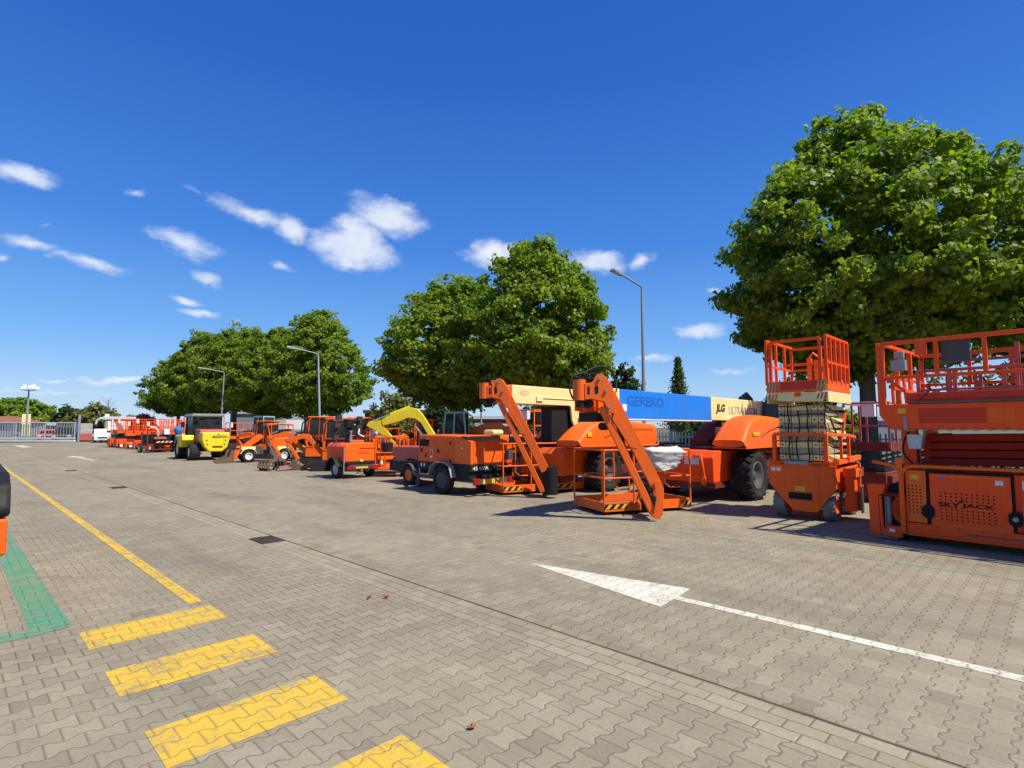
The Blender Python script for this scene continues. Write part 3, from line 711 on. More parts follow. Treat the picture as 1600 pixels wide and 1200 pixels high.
# ------------------------------------------------------------------ narrow lift with cream scissor stack
def narrow_lift():
    R0 = thing('scissor_lift', (10.6, 3.3, 0), 'narrow orange scissor lift raised on a cream scissor stack, with an open cage on top', 'scissor lift')
    x0 = 10.6; L = 1.62
    b = MB()
    b.prism([(3.90, .60), (3.90, .93), (2.80, .93), (2.80, .56), (3.12, .14), (3.50, .14)], x0, x0 + .05, YX)
    b.prism([(3.90, .60), (3.90, .93), (2.80, .93), (2.80, .56), (3.12, .14), (3.50, .14)], x0 + L - .05, x0 + L, YX)
    b.box(x0 + .05, x0 + L - .05, 2.84, 3.86, .60, .90); b.box(x0 + .05, x0 + L - .05, 3.14, 3.48, .17, .6)
    b.box(x0 - .012, x0 + .05, 3.88, 2.79, .925, .945)
    ch = b.build('chassis', OR2, R0, .008)
    MB().box(x0 - .0035, x0, 3.19, 3.57, .345, .46).build('fork_pocket', LT, ch)
    MB().box(x0 - .02, x0, 3.17, 3.59, .325, .343).build('pocket_lip', PR, ch)
    MB().box(x0 - .003, x0, 3.30, 3.46, .49, .575).build('sticker', YD, ch, label=None) if False else MB().box(x0 - .003, x0, 3.30, 3.46, .49, .575).build('sticker', YD, ch)
    MB().box(x0 - .003, x0, 3.69, 3.765, .82, .885).box(x0 - .003, x0, 3.78, 3.855, .82, .885).build('sticker', STK, ch)
    MB().box(x0 - .004, x0 + .04, 3.22, 3.62, .947, 1.01).build('name_plate', GY, ch)
    b = MB(); b.box(x0 + .04, x0 + L, 2.86, 3.88, .95, 1.0); b.bar((x0 + .06, 2.82, 1.0), (x0 + L, 2.82, 1.04), .06, .09); b.bar((x0 + .06, 3.88, 1.0), (x0 + L, 3.88, 1.0), .05, .07)
    b.build('base_frame', OR2, R0, .005)
    for yy, xx in ((3.70, x0 + .26), (2.98, x0 + .26), (3.70, x0 + 1.3), (2.98, x0 + 1.3)):
        wheel(R0, (xx, yy + (.06 if yy > 3.5 else -.03), .235), .235, .21, RO, RM2, rimr=.62)
    b = MB(); b.box(x0 + .40, x0 + .92, 2.60, 2.80, .74, .90); b.box(x0 + .42, x0 + .90, 2.63, 2.78, .16, .74); b.box(x0 + .60, x0 + .64, 2.585, 2.63, .16, .86)
    b.build('battery_box', OR2, R0, .008)
    MB().box(x0 + .62, x0 + .72, 2.57, 2.60, .12, .60).build('outrigger_foot', CR, R0, .005)
    # low guard rail round the stack
    b = MB(); railing(b, [(x0 + .05, 2.95), (x0 + .05, 3.80)], 1.0, (1.48,), .03, step=.85, sq=True)
    b.bar((x0 + .05, 2.95, 1.48), (x0 + 1.0, 2.84, 1.46), .055, .055); b.bar((x0 + 1.0, 2.84, 1.46), (x0 + 1.0, 2.84, 1.0), .05, .05)
    b.bar((x0 + .65, 2.87, 1.47), (x0 + .65, 2.87, 1.0), .045, .045)
    b.bar((x0 + 1.0, 2.84, 1.46), (x0 + 1.45, 2.84, 1.42), .05, .05)
    b.build('guard_frame', OR2, R0, .004)
    # scissor stack: cream arms, seen end-on, levels folded on each other
    lv = 9; z0 = 1.02; dz = .111
    for k in range(lv):
        z = z0 + k * dz
        b = MB()
        for yy in (3.02, 3.13, 3.575, 3.685):
            if k % 2 == 0: b.bar((x0 + .12, yy, z + .055), (x0 + 1.4, yy, z + .012), .098, .1085)
            else: b.bar((x0 + .12, yy, z + .052), (x0 + 1.4, yy, z + .085), .098, .1085)
        b.box(x0 + .128, x0 + .22, 3.19, 3.515, z - .002, z + .1065)
        b.box(x0 + 1.2, x0 + 1.28, 3.18, 3.52, z + .01, z + .10)
        b.build('scissor_arm', CRD if k % 2 else CR, R0, .006)
        
        for xx in (.18, .75): MB().cyl((x0 + xx, 2.965, z + .05), (x0 + xx, 3.755, z + .05), .026, 10).build('pivot_pin', CRD, R0)
    b = MB()
    for k in range(lv):
        for yy in (3.575, 3.685, 3.02, 3.13): b.cyl((x0 + .12, yy, z0 + k * dz + .05), (x0 + .112, yy, z0 + k * dz + .05), .014, 8)
    b.build('bolt_heads', BK, R0)
    hose(R0, [(x0 + .1, 3.40, 1.9), (x0 + .06, 3.36, 1.6), (x0 + .09, 3.44, 1.35), (x0 + .05, 3.40, 1.02)], .012); hose(R0, [(x0 + .3, 2.93, 1.75), (x0 + .5, 2.90, 1.5), (x0 + .75, 2.90, 1.38), (x0 + .95, 2.92, 1.5), (x0 + 1.1, 2.93, 1.7)], .016)
    # loose black mesh strap hanging on the stack
    b = MB()
    for yy in (3.55, 3.23, 2.95): b.tube([(x0 + .07 + .01 * math.sin(k * 2 + yy * 9), yy + .012 * math.sin(k * 1.7 + yy * 5), 1.03 + k * .1) for k in range(11)], .011, 5)
    for zz in (1.13, 1.36, 1.60, 1.83, 1.99): b.tube([(x0 + .065, 3.76, zz), (x0 + .06, 3.5, zz - .015), (x0 + .06, 3.2, zz + .01), (x0 + .07, 2.955, zz), (x0 + .5, 2.955, zz - .08), (x0 + 1.2, 2.955, zz - .16)], .010, 5)
    b.build('safety_net', BK, R0)
    MB().bar((x0 + 1.15, 2.97, 1.52), (x0 + 1.35, 2.97, 1.88), .05, .08).build('safety_prop', RO, R0)
    b = MB(); b.cyl((x0 + .3, 3.36, 1.1), (x0 + 1.3, 3.36, 1.6), .06, 14); b.build('lift_cylinder', CRD, R0)
    # platform
    pz = 2.07
    b = MB(); b.prism([(3.86, pz + .17), (3.80, pz + .05), (3.62, pz), (2.94, pz - .02), (2.88, pz + .14)][::-1], x0 - .05, x0 - .02, YX)
    b.box(x0 - .02, x0 + 1.32, 2.88, 3.84, pz + .03, pz + .15); b.box(x0 - .05, x0 + 1.35, 2.85, 2.88, pz - .03, pz + .15); b.box(x0 - .05, x0 + 1.35, 3.84, 3.87, pz - .03, pz + .15)
    dk = b.build('deck', CR, R0, .005)
    b = MB(); b.box(x0 - .06, x0 - .045, 2.86, 3.86, pz + .16, pz + .36); b.box(x0 - .045, x0 + 1.35, 2.855, 2.875, pz + .16, pz + .34); b.box(x0 - .045, x0 + 1.35, 3.84, 3.86, pz + .16, pz + .34)
    te = b.build('toe_board', OR2, R0, .004)
    MB().box(x0 - .063, x0 - .060, 3.00, 3.62, pz + .20, pz + .34).build('faded_patch', RDK, te)
    for ya, yb in ((3.85, 3.68), (3.04, 2.87)):
        stripes(te, (x0 - .0605, ya), (x0 - .0605, yb), pz + .17, pz + .35, (-1, 0, 0), 3, CRD)
        stripes(te, (x0 - .0505, ya), (x0 - .0505, yb), pz + .03, pz + .13, (-1, 0, 0), 3, PR)
    MB().box(x0 - .065, x0 - .045, 2.865, 2.895, pz + .16, pz + .40).build('yellow_edge', YD, te)
    MB().box(x0 - .075, x0 - .05, 3.29, 3.39, pz + .08, pz + .15).build('lug', RO, R0)
    b = MB(); z1 = 3.16
    def P(x, y, za, zb, w=.045): b.bar((x, y, za), (x, y, zb), w, w)
    for yy in (3.80, 2.97): P(x0, yy, pz + .3, z1, .055)
    b.bar((x0, 3.80, z1), (x0, 2.97, z1), .045, .045)
    for yy, xs in ((3.86, (-.04, .45, .9, 1.3)), (2.865, (-.04, .22, .5, .78, 1.04, 1.3))):
        for xx in xs: P(x0 + xx, yy, pz + .3, z1 + .03)
        b.bar((x0 - .04, yy, z1 + .03), (x0 + 1.3, yy, z1 + .03), .045, .045); b.bar((x0 - .04, yy, pz + .66), (x0 + 1.3, yy, pz + .66), .04, .04)
    b.bar((x0 + 1.3, 3.86, z1), (x0 + 1.3, 2.865, z1), .045, .045); b.bar((x0 + 1.3, 3.86, pz + .66), (x0 + 1.3, 2.865, pz + .66), .04, .04)
    P(x0 + 1.3, 3.32, pz + .3, z1); b.bar((x0 + .7, 3.80, pz + .72), (x0 + .7, 2.9, pz + .72), .04, .04)
    b.build('guardrail', RO, R0, .004)
    b = MB(); b.box(x0 + 1.0, x0 + 1.15, 3.12, 3.36, pz + .3, pz + .82); b.box(x0 + .98, x0 + 1.05, 3.40, 3.48, pz + .3, pz + .86); b.tube([(x0 + 1, 3.44, pz + .86), (x0 + .95, 3.36, pz + .95), (x0 + 1, 3.25, pz + .84)], .025, 7)
    b.build('control_panel', OR, R0, .01)
    return R0
narrow_lift()
# ------------------------------------------------------------------ boom lifts
def jib(R0, T, B, zt, col=OR, end=True):
    """rotary head at T=(x,y), two parallel arms down to B=(x,y) near the ground"""
    T = Vector((T[0], T[1], 0)); B = Vector((B[0], B[1], 0)); s = (B - T).normalized(); L = (B - T).length; Z = Vector((0, 0, 1)); sd = s.cross(Z)
    pt = lambda d, z, o=0.: T + s * d + Z * z + sd * o
    pl = lambda u, v, w: tuple(T + s * u + Z * v + sd * w)
    b = MB(); b.cyl(pt(0, zt - .19), pt(0, zt + .17), .115, 20); b.build('rotary_head', col, R0)
    b = MB(); b.cyl(pt(0, zt + .17), pt(0, zt + .21), .095, 18); b.cyl(pt(.02, zt - .31), pt(.02, zt - .19), .085, 18); b.cyl(pt(.12, zt - .30), pt(.22, zt - .20), .06, 12)
    for k in range(5): b.tube([pt(-.04 + k * .05, zt + .18, .03 * k - .05), pt(.06 + k * .03, zt + .27, .02), pt(.3, zt + .26 + .01 * k, 0)], .014, 5)
    b.build('hose_bundle', BK, R0)
    # yoke with slots
    yk = MB()
    out = [(.08, -.18), (.08, .10), (.22, .12), (.30, .26), (.40, .27), (.52, .10), (.62, -.18), (.60, -.42), (.48, -.40), (.42, -.22), (.20, -.17)]
    for o in (-.10, .07): yk.prism([(u, zt + v) for u, v in out], o, o + .03, pl)
    yk.build('yoke', col, R0, .006)
    b = MB()
    for o in (-.1025,): 
        b.prism([(.13, zt - .09), (.17, zt - .09), (.17, zt + .05), (.13, zt + .05)], o - .002, o, pl); b.prism([(.26, zt - .09), (.32, zt - .07), (.32, zt + .05), (.28, zt + .07), (.25, zt + .03)], o - .002, o, pl)
    for o in (.1005,):
        b.prism([(.13, zt - .09), (.17, zt - .09), (.17, zt + .05), (.13, zt + .05)], o, o + .002, pl); b.prism([(.26, zt - .09), (.32, zt - .07), (.32, zt + .05), (.28, zt + .07), (.25, zt + .03)], o, o + .002, pl)
    b.build('yoke_slots', LT, R0)
    nrm = lambda a, c: (c - a).normalized()
    a0, a1 = pt(.42, zt + .12), pt(L - .0, .62)
    b = MB(); b.bar(a0, a1, .11, .19, up=s); 
    mid = a0 + (a1 - a0) * .36
    for o in (-.062, .056): b.prism([(.60, zt - .35), (.80, zt - .68), (.98, zt - 1.02), (.86, zt - 1.0), (.56, zt - .52)], o, o + .006, pl)
    b.build('jib_arm', col, R0, .012)
    b0, b1 = pt(.38, zt - .30), pt(L - .06, .14)
    MB().bar(b0, b1, .09, .12, up=s).build('jib_arm', col, R0, .01)
    b = MB(); b.cyl(pt(.56, zt - .28), pt(.86, .95), .035, 12); b.build('jib_cylinder', BK, R0)
    b = MB(); b.cyl(pt(.50, zt - .14, .04), pt(.62, zt - .5, .04), .018, 10); b.build('cylinder_rod', CHR, R0)
    for d_, z_ in ((.34, zt + .19), (.50, zt - .30), (.45, zt - .02)): MB().cyl(pt(d_, z_, -.13), pt(d_, z_, .13), .028, 12).build('pivot_pin', GY, R0)
    for o, rr in ((-.075, .011), (-.068, .009)): hose(R0, [pt(.2, zt + .24, o), pt(.45, zt + .02, o * 1.2), pt(.62, zt - .42, o), pt(L * .72, 1.15, o * .9), pt(L - .02, .62, o * 1.1), pt(L + .02, .42, o)], rr)
    for t_ in (.3, .62):
        c_ = a0 + (a1 - a0) * t_
        MB().bar(c_ - sd * .0565 - (a1 - a0) * .02, c_ - sd * .0565 + (a1 - a0) * .02, .003, .07, up=s).build('sticker', YD, R0)
    b = MB()
    for o in ((-.085, .065) if end else (.0,)): b.prism([(L - .08, .06), (L + .04, .05), (L + .09, .14), (L + .11, .55), (L + .06, .70), (L - .05, .68), (L - .02, .4)], o, o + .02, pl)
    b.build('end_plate', col if end else BK, R0, .004)
    return s, sd
def basket(R0, N, Rr, side, zf=.06, h=1.12, col=OR, faded=OR2, stripe=((0, .25), (.88, 1.))):
    N = Vector((*N, 0)); Rr = Vector((*Rr, 0)); d = (Rr - N); L = d.length; d.normalize(); n = Vector((-d.y, d.x, 0))
    if n.dot(Vector((.7, .7, 0))) < 0: n = -n
    F = N + n * side; G = Rr + n * side
    b = MB(); q = [N, Rr, G, F]; fl = MB()
    P8 = [v + Vector((0, 0, zf)) for v in q] + [v + Vector((0, 0, zf + .025)) for v in q]; fl.hexa(P8); fl.build('platform_floor', DG, R0)
    b = MB()
    for a, c in ((N, Rr), (Rr, G), (G, F), (F, N)): b.bar(a + Vector((0, 0, zf + .085)), c + Vector((0, 0, zf + .085)), .03, .17)
    te = b.build('toe_board', col, R0, .004)
    for a, c in stripe:
        pa, pc = N + d * L * a - n * .0155, N + d * L * c - n * .0155
        stripes(te, (pa.x, pa.y), (pc.x, pc.y), zf + .05, zf + .13, tuple(-n), max(2, int((c - a) * 14)), HZ, back=True)
    b = MB(); Z = lambda v, z: (v.x, v.y, z)
    for a, c, m in ((N, Rr, 3), (Rr, G, 1), (G, F, 3), (F, N, 1)):
        b.tube([Z(a, zf + h), Z(c, zf + h)], .02, 7); b.tube([Z(a, zf + h * .54), Z(c, zf + h * .54)], .017, 7)
        for k in range(m): v = a + (c - a) * k / m; b.tube([Z(v, zf + .1), Z(v, zf + h)], .019, 7)
    for t in (.2, .8):
        v = N + d * L * t + n * side * .25; b.tube([Z(v, zf + h - .05), Z(v, zf + .45), Z(v + d * .12, zf + .36), Z(v + d * .35, zf + .36)], .017, 7)
    b.build('basket_rail', faded, R0)
    return d, n, L, F, G
def hood(R0, x0, x1, y0, y1, z0, z1, col=OR, nose=.32, label=None):
    """rounded moulded engine cover, nose towards -X, crease along the side"""
    n = 12; rings = []
    prof = []
    L = x1 - x0; h = z1 - z0
    for i in range(n + 1):
        t = i / n
        if t < nose: k = t / nose; top = h * (.22 + .78 * math.sin(k * math.pi / 2) ** .8)
        else: k = (t - nose) / (1 - nose); top = h * (1 - .16 * k ** 2)
        prof.append((x0 + L * t, top))
    b = MB(); vs = []; m = 9
    for x, tp in prof:
        for j in range(m):
            a = j / (m - 1) * math.pi
            cy = (y0 + y1) / 2; hw = (y1 - y0) / 2
            yy = cy - math.copysign(abs(math.cos(a)) ** .38, math.cos(a)) * hw; zz = z0 + tp * (math.sin(a) ** .42 if j not in (0, m - 1) else 0)
            vs.append((x, yy, zz))
    fs = [(i * m + j, i * m + j + 1, (i + 1) * m + j + 1, (i + 1) * m + j) for i in range(n) for j in range(m - 1)]
    b.add(vs, fs, True); b.add(vs[:m], [tuple(range(m))]); b.add(vs[-m:], [tuple(range(m))])
    b.add([(x, y, z) for x, y, z in ((x0, y0, z0), (x1, y0, z0), (x1, y1, z0), (x0, y1, z0))], [(0, 1, 2, 3)])
    o = b.build('engine_hood', col, R0)
    md = o.modifiers.new('sub', 'SUBSURF'); md.levels = 1; md.render_levels = 2
    if label: o['label'] = label
    # crease strip and base lip
    c = MB(); c.tube([(x0 + L * .28, y0 - .004, z0 + h * .30), (x0 + L * .45, y0 - .006, z0 + h * .50), (x0 + L * .62, y0 - .004, z0 + h * .62), (x0 + L * .95, y0 - .004, z0 + h * .62)], .006, 5); c.build('hood_seam', DR, o)
    MB().box(x0 + .05, x1, y0 - .015, y1, z0 - .03, z0 - .002).build('hood_lip', col, o, .004)
    return o
def chassis(R0, x0, yc, wb=3.05, hw=1.25, r=.54, col=RO, rim=DG, z1=1.10):
    y0 = yc - hw; y1 = yc + hw; a = x0 + 1.2
    b = MB(); b.prism([(x0, .42), (x0 - .02, .95), (x0 + .10, z1), (x0 + wb + 2.0, z1 - .08), (x0 + wb + 2.1, .45)], y0 + .52, y1 - .52, XZ)
    b.build('chassis', col, R0, .02)
    MB().box(x0 + .02, x0 + .50, y0 + .50, y1 - .50, .30, .42).build('front_skid', DR, R0, .01); MB().box(x0 + 1.9, x0 + 3.0, y0 + .2, y1 - .2, .40, .95).build('underframe', DR, R0, .01)
    for xx in (a, a + wb): MB().cyl((xx, y0 + .2, r), (xx, y1 - .2, r), .10, 12).build('axle', DR, R0)
    for xx in (a, a + wb):
        wheel(R0, (xx, y0 + .22, r), r, .42, rim, n=30)
        w = wheel(R0, (xx, y1 - .22, r), r, .42, rim, axis=(0, -1, 0), n=30)
    b = MB(); b.cyl((x0 + 2.6, yc, z1 - .02), (x0 + 2.6, yc, z1 + .12), .62, 28); b.build('slewing_ring', BK, R0)

def boom_lift_blue():
    R0 = thing('boom_lift', (13.8, 6.1, 0), 'orange boom lift with the long blue and cream boom and a basket lowered in front', 'boom lift')
    yc = 6.1; T = (7.72, 6.0); B = (8.62, 5.06)
    chassis(R0, 11.5, yc)
    st = MB(); st.box(11.474, 11.478, 6.35, 6.75, .86, 1.0)
    MB().box(11.9, 12.1, 5.61 - .004, 5.612, .86, .99).build('sticker', STK, R0)
    MB().box(11.475, 11.481, 5.68, 6.02, .80, .94).build('sticker', STK, R0)
    b = MB(); b.bar((11.49, 5.80, .98), (11.3, 5.55, .98), .05, .05); b.tube([(11.47, 5.65, 1.02), (11.40, 5.60, 1.04), (11.42, 5.56, .70), (11.44, 5.54, .48)], .022, 7); b.cyl((11.40, 5.56, .38), (11.46, 5.56, .55), .05, 10); b.build('tow_bracket', OR, R0)
    MB().bar((11.4, 5.72, .99), (11.46, 5.60, .99), .07, .07).build('tow_pin', GV, R0)
    # turntable
    b = MB(); b.box(12.3, 16.9, 5.0, 7.2, 1.10, 1.15); b.build('turntable', BK, R0, .01)
    hood(R0, 11.95, 15.15, 4.87, 5.60, 1.17, 1.90)
    hood(R0, 13.1, 16.2, 6.0, 6.72, 1.17, 1.80, DR)
    MB().box(13.0, 13.5, 5.60, 6.0, 1.16, 1.60).box(13.3, 15.8, 5.66, 5.98, 1.16, 1.74).build('turret', CRD, R0, .01)
    MB().box(12.98, 12.999, 5.72, 5.98, 1.18, 1.30).build('cream_cap', CR, R0)
    MB().box(12.40, 12.75, 4.862, 4.868, 1.42, 1.50).box(14.6, 14.9, 4.862, 4.868, 1.28, 1.36).build('sticker', YD, R0)
    b = MB(); b.prism([(15.2, 1.15), (15.6, 2.45), (16.1, 2.62), (16.5, 2.45), (17.1, 1.15)], 5.70, 5.76, XZ); b.prism([(15.2, 1.15), (15.6, 2.45), (16.1, 2.62), (16.5, 2.45), (17.1, 1.15)], 6.44, 6.50, XZ); b.box(16.2, 17.2, 5.1, 7.1, 1.16, 1.75)
    b.build('counterweight', DG, R0, .02)
    b = MB(); b.cyl((13.0, yc, 1.25), (15.0, yc, 1.8), .09, 14); b.build('lift_cylinder', BK, R0)
    # boom
    y0, y1, z0, z1 = yc - .25, yc + .25, 1.77, 2.31
    MB().box(12.5, 16.4, y0, y1, z0, z1).build('boom_base', CR, R0, .015)
    bb = MB().box(8.72, 12.497, y0 - .004, y1 + .004, z0 - .0, z1 + .004).build('boom_cover', BL, R0, .012, )
    MB().box(8.5, 12.5, y0 - .012, y1 + .012, z0 - .03, z0 - .004).build('boom_edge', WH, R0, .003)
    MB().box(8.52, 8.72, y0 - .008, y1 + .008, z0 - .003, z1 + .008).build('boom_collar', CR, R0, .006)
    MB().box(8.12, 8.52, y0 + .04, y1 - .04, z0 + .05, z1 - .04).build('fly_boom', OR, R0, .01)
    b = MB(); b.box(7.78, 8.2, yc - .16, yc - .12, z0 + .12, z1 + .03); b.box(7.78, 8.2, yc + .02, yc + .06, z0 + .12, z1 + .03); b.build('boom_nose', OR, R0, .008)
    MB().box(8.76, 8.90, y0 - .05, y0 - .005, z0 + .13, z0 + .26).build('limit_switch', WH, R0, .006)
    GH = paint('ghost_blue', (.012, .125, .55), .45, .12, .1)
    text(R0, 'GEREKO', (8.98, y0 - .0045, z0 + .24), (1, 0, 0), 1.35, .20, GH, fat=.03)
    text(R0, 'JLG', (12.72, y0 - .001, z0 + .15), (1, 0, 0), .48, .24, LT, shear=.25, fat=.05)
    text(R0, 'ULTRA BOOM', (13.45, y0 - .001, z0 + .15), (1, 0, 0), 1.75, .20, LG, fat=.02)
    hose(R0, [(7.72, 6.0, 2.46), (7.9, 5.95, 2.6), (8.25, 5.95, 2.70), (8.55, 5.92, 2.66), (8.66, 5.88, 2.45), (8.60, 5.84, 2.25)], .022)
    hose(R0, [(7.6, 6.05, 2.1), (7.52, 6.05, 2.25), (7.58, 6.05, 2.46), (7.8, 6.0, 2.56), (8.2, 6.0, 2.66)], .016)
    b = MB(); b.box(7.95, 8.25, 5.80, 6.2, 1.70, 1.86); b.cyl((8.05, 5.78, 1.62), (8.2, 5.78, 1.62), .07, 10); b.build('swing_drive', BK, R0, .01)
    s, sd = jib(R0, T, B, 2.26)
    d, n, L, F, G = basket(R0, (8.50, 6.06), (10.27, 5.28), 1.15)
    b = MB(); b.bar((8.66, 5.1, .32), (9.2, 5.62, .32), .14, .20); b.cyl((9.05, 5.5, .1), (9.05, 5.5, .58), .11, 14); b.build('platform_rotator', BK, R0, .01)
    hose(R0, [(8.6, 5.12, .6), (8.8, 5.1, .72), (9.0, 5.3, .6), (9.0, 5.42, .3)], .016); hose(R0, [(8.95, 5.5, .62), (8.78, 5.5, .42), (8.85, 5.45, .15)], .014)
    # white cover over the control box
    N_ = Vector((8.50, 6.06, 0)); pp = lambda t, o, z: tuple(N_ + d * L * t - n * o + Vector((0, 0, z)))
    vs = [pp(.44, .02, 1.22), pp(.86, .02, 1.24), pp(.80, .22, .96), pp(.76, .20, .84), pp(.60, .22, .78), pp(.50, .16, .90), pp(.44, .24, 1.16), pp(.86, .25, 1.14), pp(.48, -.18, 1.18), pp(.84, -.18, 1.2), pp(.8, -.1, .85), pp(.55, -.1, .85)]
    b = MB(); b.add(vs, [(0, 1, 7, 6), (6, 7, 2, 5), (5, 2, 3, 4), (0, 6, 5), (1, 2, 7), (0, 8, 9, 1), (8, 11, 10, 9), (0, 5, 11, 8), (1, 9, 10, 2), (5, 4, 11), (4, 3, 10, 11), (3, 2, 10)], True)
    cv = b.build('control_box_cover', WT, R0); md = cv.modifiers.new('s', 'SUBSURF'); md.levels = 3; md.render_levels = 3; md.subdivision_type = 'SIMPLE'
    tx = bpy.data.textures.new('folds', 'CLOUDS'); tx.noise_scale = .055; dm = cv.modifiers.new('d', 'DISPLACE'); dm.texture = tx; dm.strength = .085; dm.mid_level = .5; dm.texture_coords = 'LOCAL'
    return R0
boom_lift_blue()

def boom_lift_cream():
    R0 = thing('boom_lift', (12.8, 9.4, 0), 'orange boom lift with the short cream boom and riser, left of the blue boom', 'boom lift')
    yc = 9.4; T = (8.74, 9.58); B = (9.62, 8.46)
    chassis(R0, 10.55, yc, col=OR, wb=3.0)
    b = MB(); b.box(11.3, 15.6, 8.2, 10.6, 1.10, 1.15); b.build('turntable', BK, R0, .01)
    hood(R0, 10.45, 13.95, 8.12, 8.85, 1.15, 1.82)
    hood(R0, 11.6, 14.6, 10.0, 10.7, 1.17, 1.80, DR)
    MB().box(10.75, 10.92, 8.112, 8.118, 1.38, 1.50).build('sticker', YD, R0)
    b = MB(); b.tube([(12.4, 8.08, 1.12), (13.9, 8.08, 1.12), (13.95, 8.08, 1.22)], .022, 7); b.build('step_rail', OR2, R0)
    y0, y1, z0, z1 = yc - .26, yc + .26, 2.16, 2.60
    MB().box(9.22, 13.4, y0, y1, z0, z1).build('boom_base', CR, R0, .014)
    b = MB(); b.box(10.05, 10.28, y0 - .03, y0, z0 + .08, z0 + .2); b.box(10.28, 11.75, y0 - .02, y0, z0 + .16, z0 + .175); b.build('boom_bracket', CR, R0, .004)
    MB().prism([(9.5 + .17 * math.cos(k * math.pi / 10) + .14, 2.43 + .075 * math.sin(k * math.pi / 10)) for k in range(20)], y0 - .003, y0, XZ).build('faded_oval', paint('faded_oval', (.70, .53, .28), .5, .1, .2), R0)
    MB().box(8.95, 9.22, y0 + .04, y1 - .04, z0 + .03, z1 - .02).build('fly_boom', OR, R0, .01)
    b = MB(); b.box(8.78, 9.2, yc - .06, yc - .02, z0 + .12, z1 + .03); b.box(8.78, 9.2, yc + .12, yc + .16, z0 + .12, z1 + .03); b.cyl((9.05, yc - .1, z1 + .02), (9.05, yc + .2, z1 + .02), .10, 14); b.build('boom_nose', OR, R0, .008)
    # riser
    for o in (yc - .30, yc + .24): MB().prism([(11.36, 2.16), (11.40, 1.78), (11.80, 1.16), (12.7, 1.16), (12.9, 2.16), (12.2, 2.45), (11.9, 2.25)], o, o + .06, XZ).build('riser', CR, R0, .01)
    MB().prism([(10.72, 2.13), (10.72, 1.2), (11.95, 1.16), (11.52, 1.72), (11.42, 2.14)], yc - .18, yc + .18, XZ).build('tower_boom', BK, R0, .01)
    hose(R0, [(11.6, 9.08, 2.2), (11.75, 9.04, 2.0), (11.65, 9.05, 1.85), (11.9, 9.05, 1.7), (11.8, 9.05, 1.5)], .018)
    hose(R0, [(8.74, 9.58, 2.5), (8.9, 9.5, 2.62), (9.3, 9.45, 2.62)], .03)
    s, sd = jib(R0, T, B, 2.46, end=False)
    d, n, L, F, G = basket(R0, (9.30, 9.52), (11.45, 8.80), 1.0, h=1.15, col=OR, faded=OR, stripe=((0, .22), (.60, .88)))
    b = MB(); b.bar((9.70, 8.42, .38), (10.0, 9.0, .36), .22, .52); b.cyl((9.74, 8.40, .08), (9.74, 8.40, .70), .15, 14); b.build('platform_rotator', BK, R0, .012)
    for k in range(4): hose(R0, [(9.62, 8.45, .70 - k * .05), (9.70 + .03 * k, 8.30, .74 - k * .12), (9.86, 8.32 + .02 * k, .55 - k * .1), (9.80, 8.5, .42 - k * .06)], .013, BK)
    b = MB(); b.box(9.62, 9.78, 9.66, 9.80, .82, 1.05); b.build('control_box', DG, R0, .01)
    b = MB(); b.cyl((11.15, 8.95, .2), (11.15, 8.95, .6), .09, 12); b.box(11.0, 11.2, 8.98, 9.2, .1, .7); b.build('foot_pedal_box', OR, R0, .01)
    return R0
boom_lift_cream()
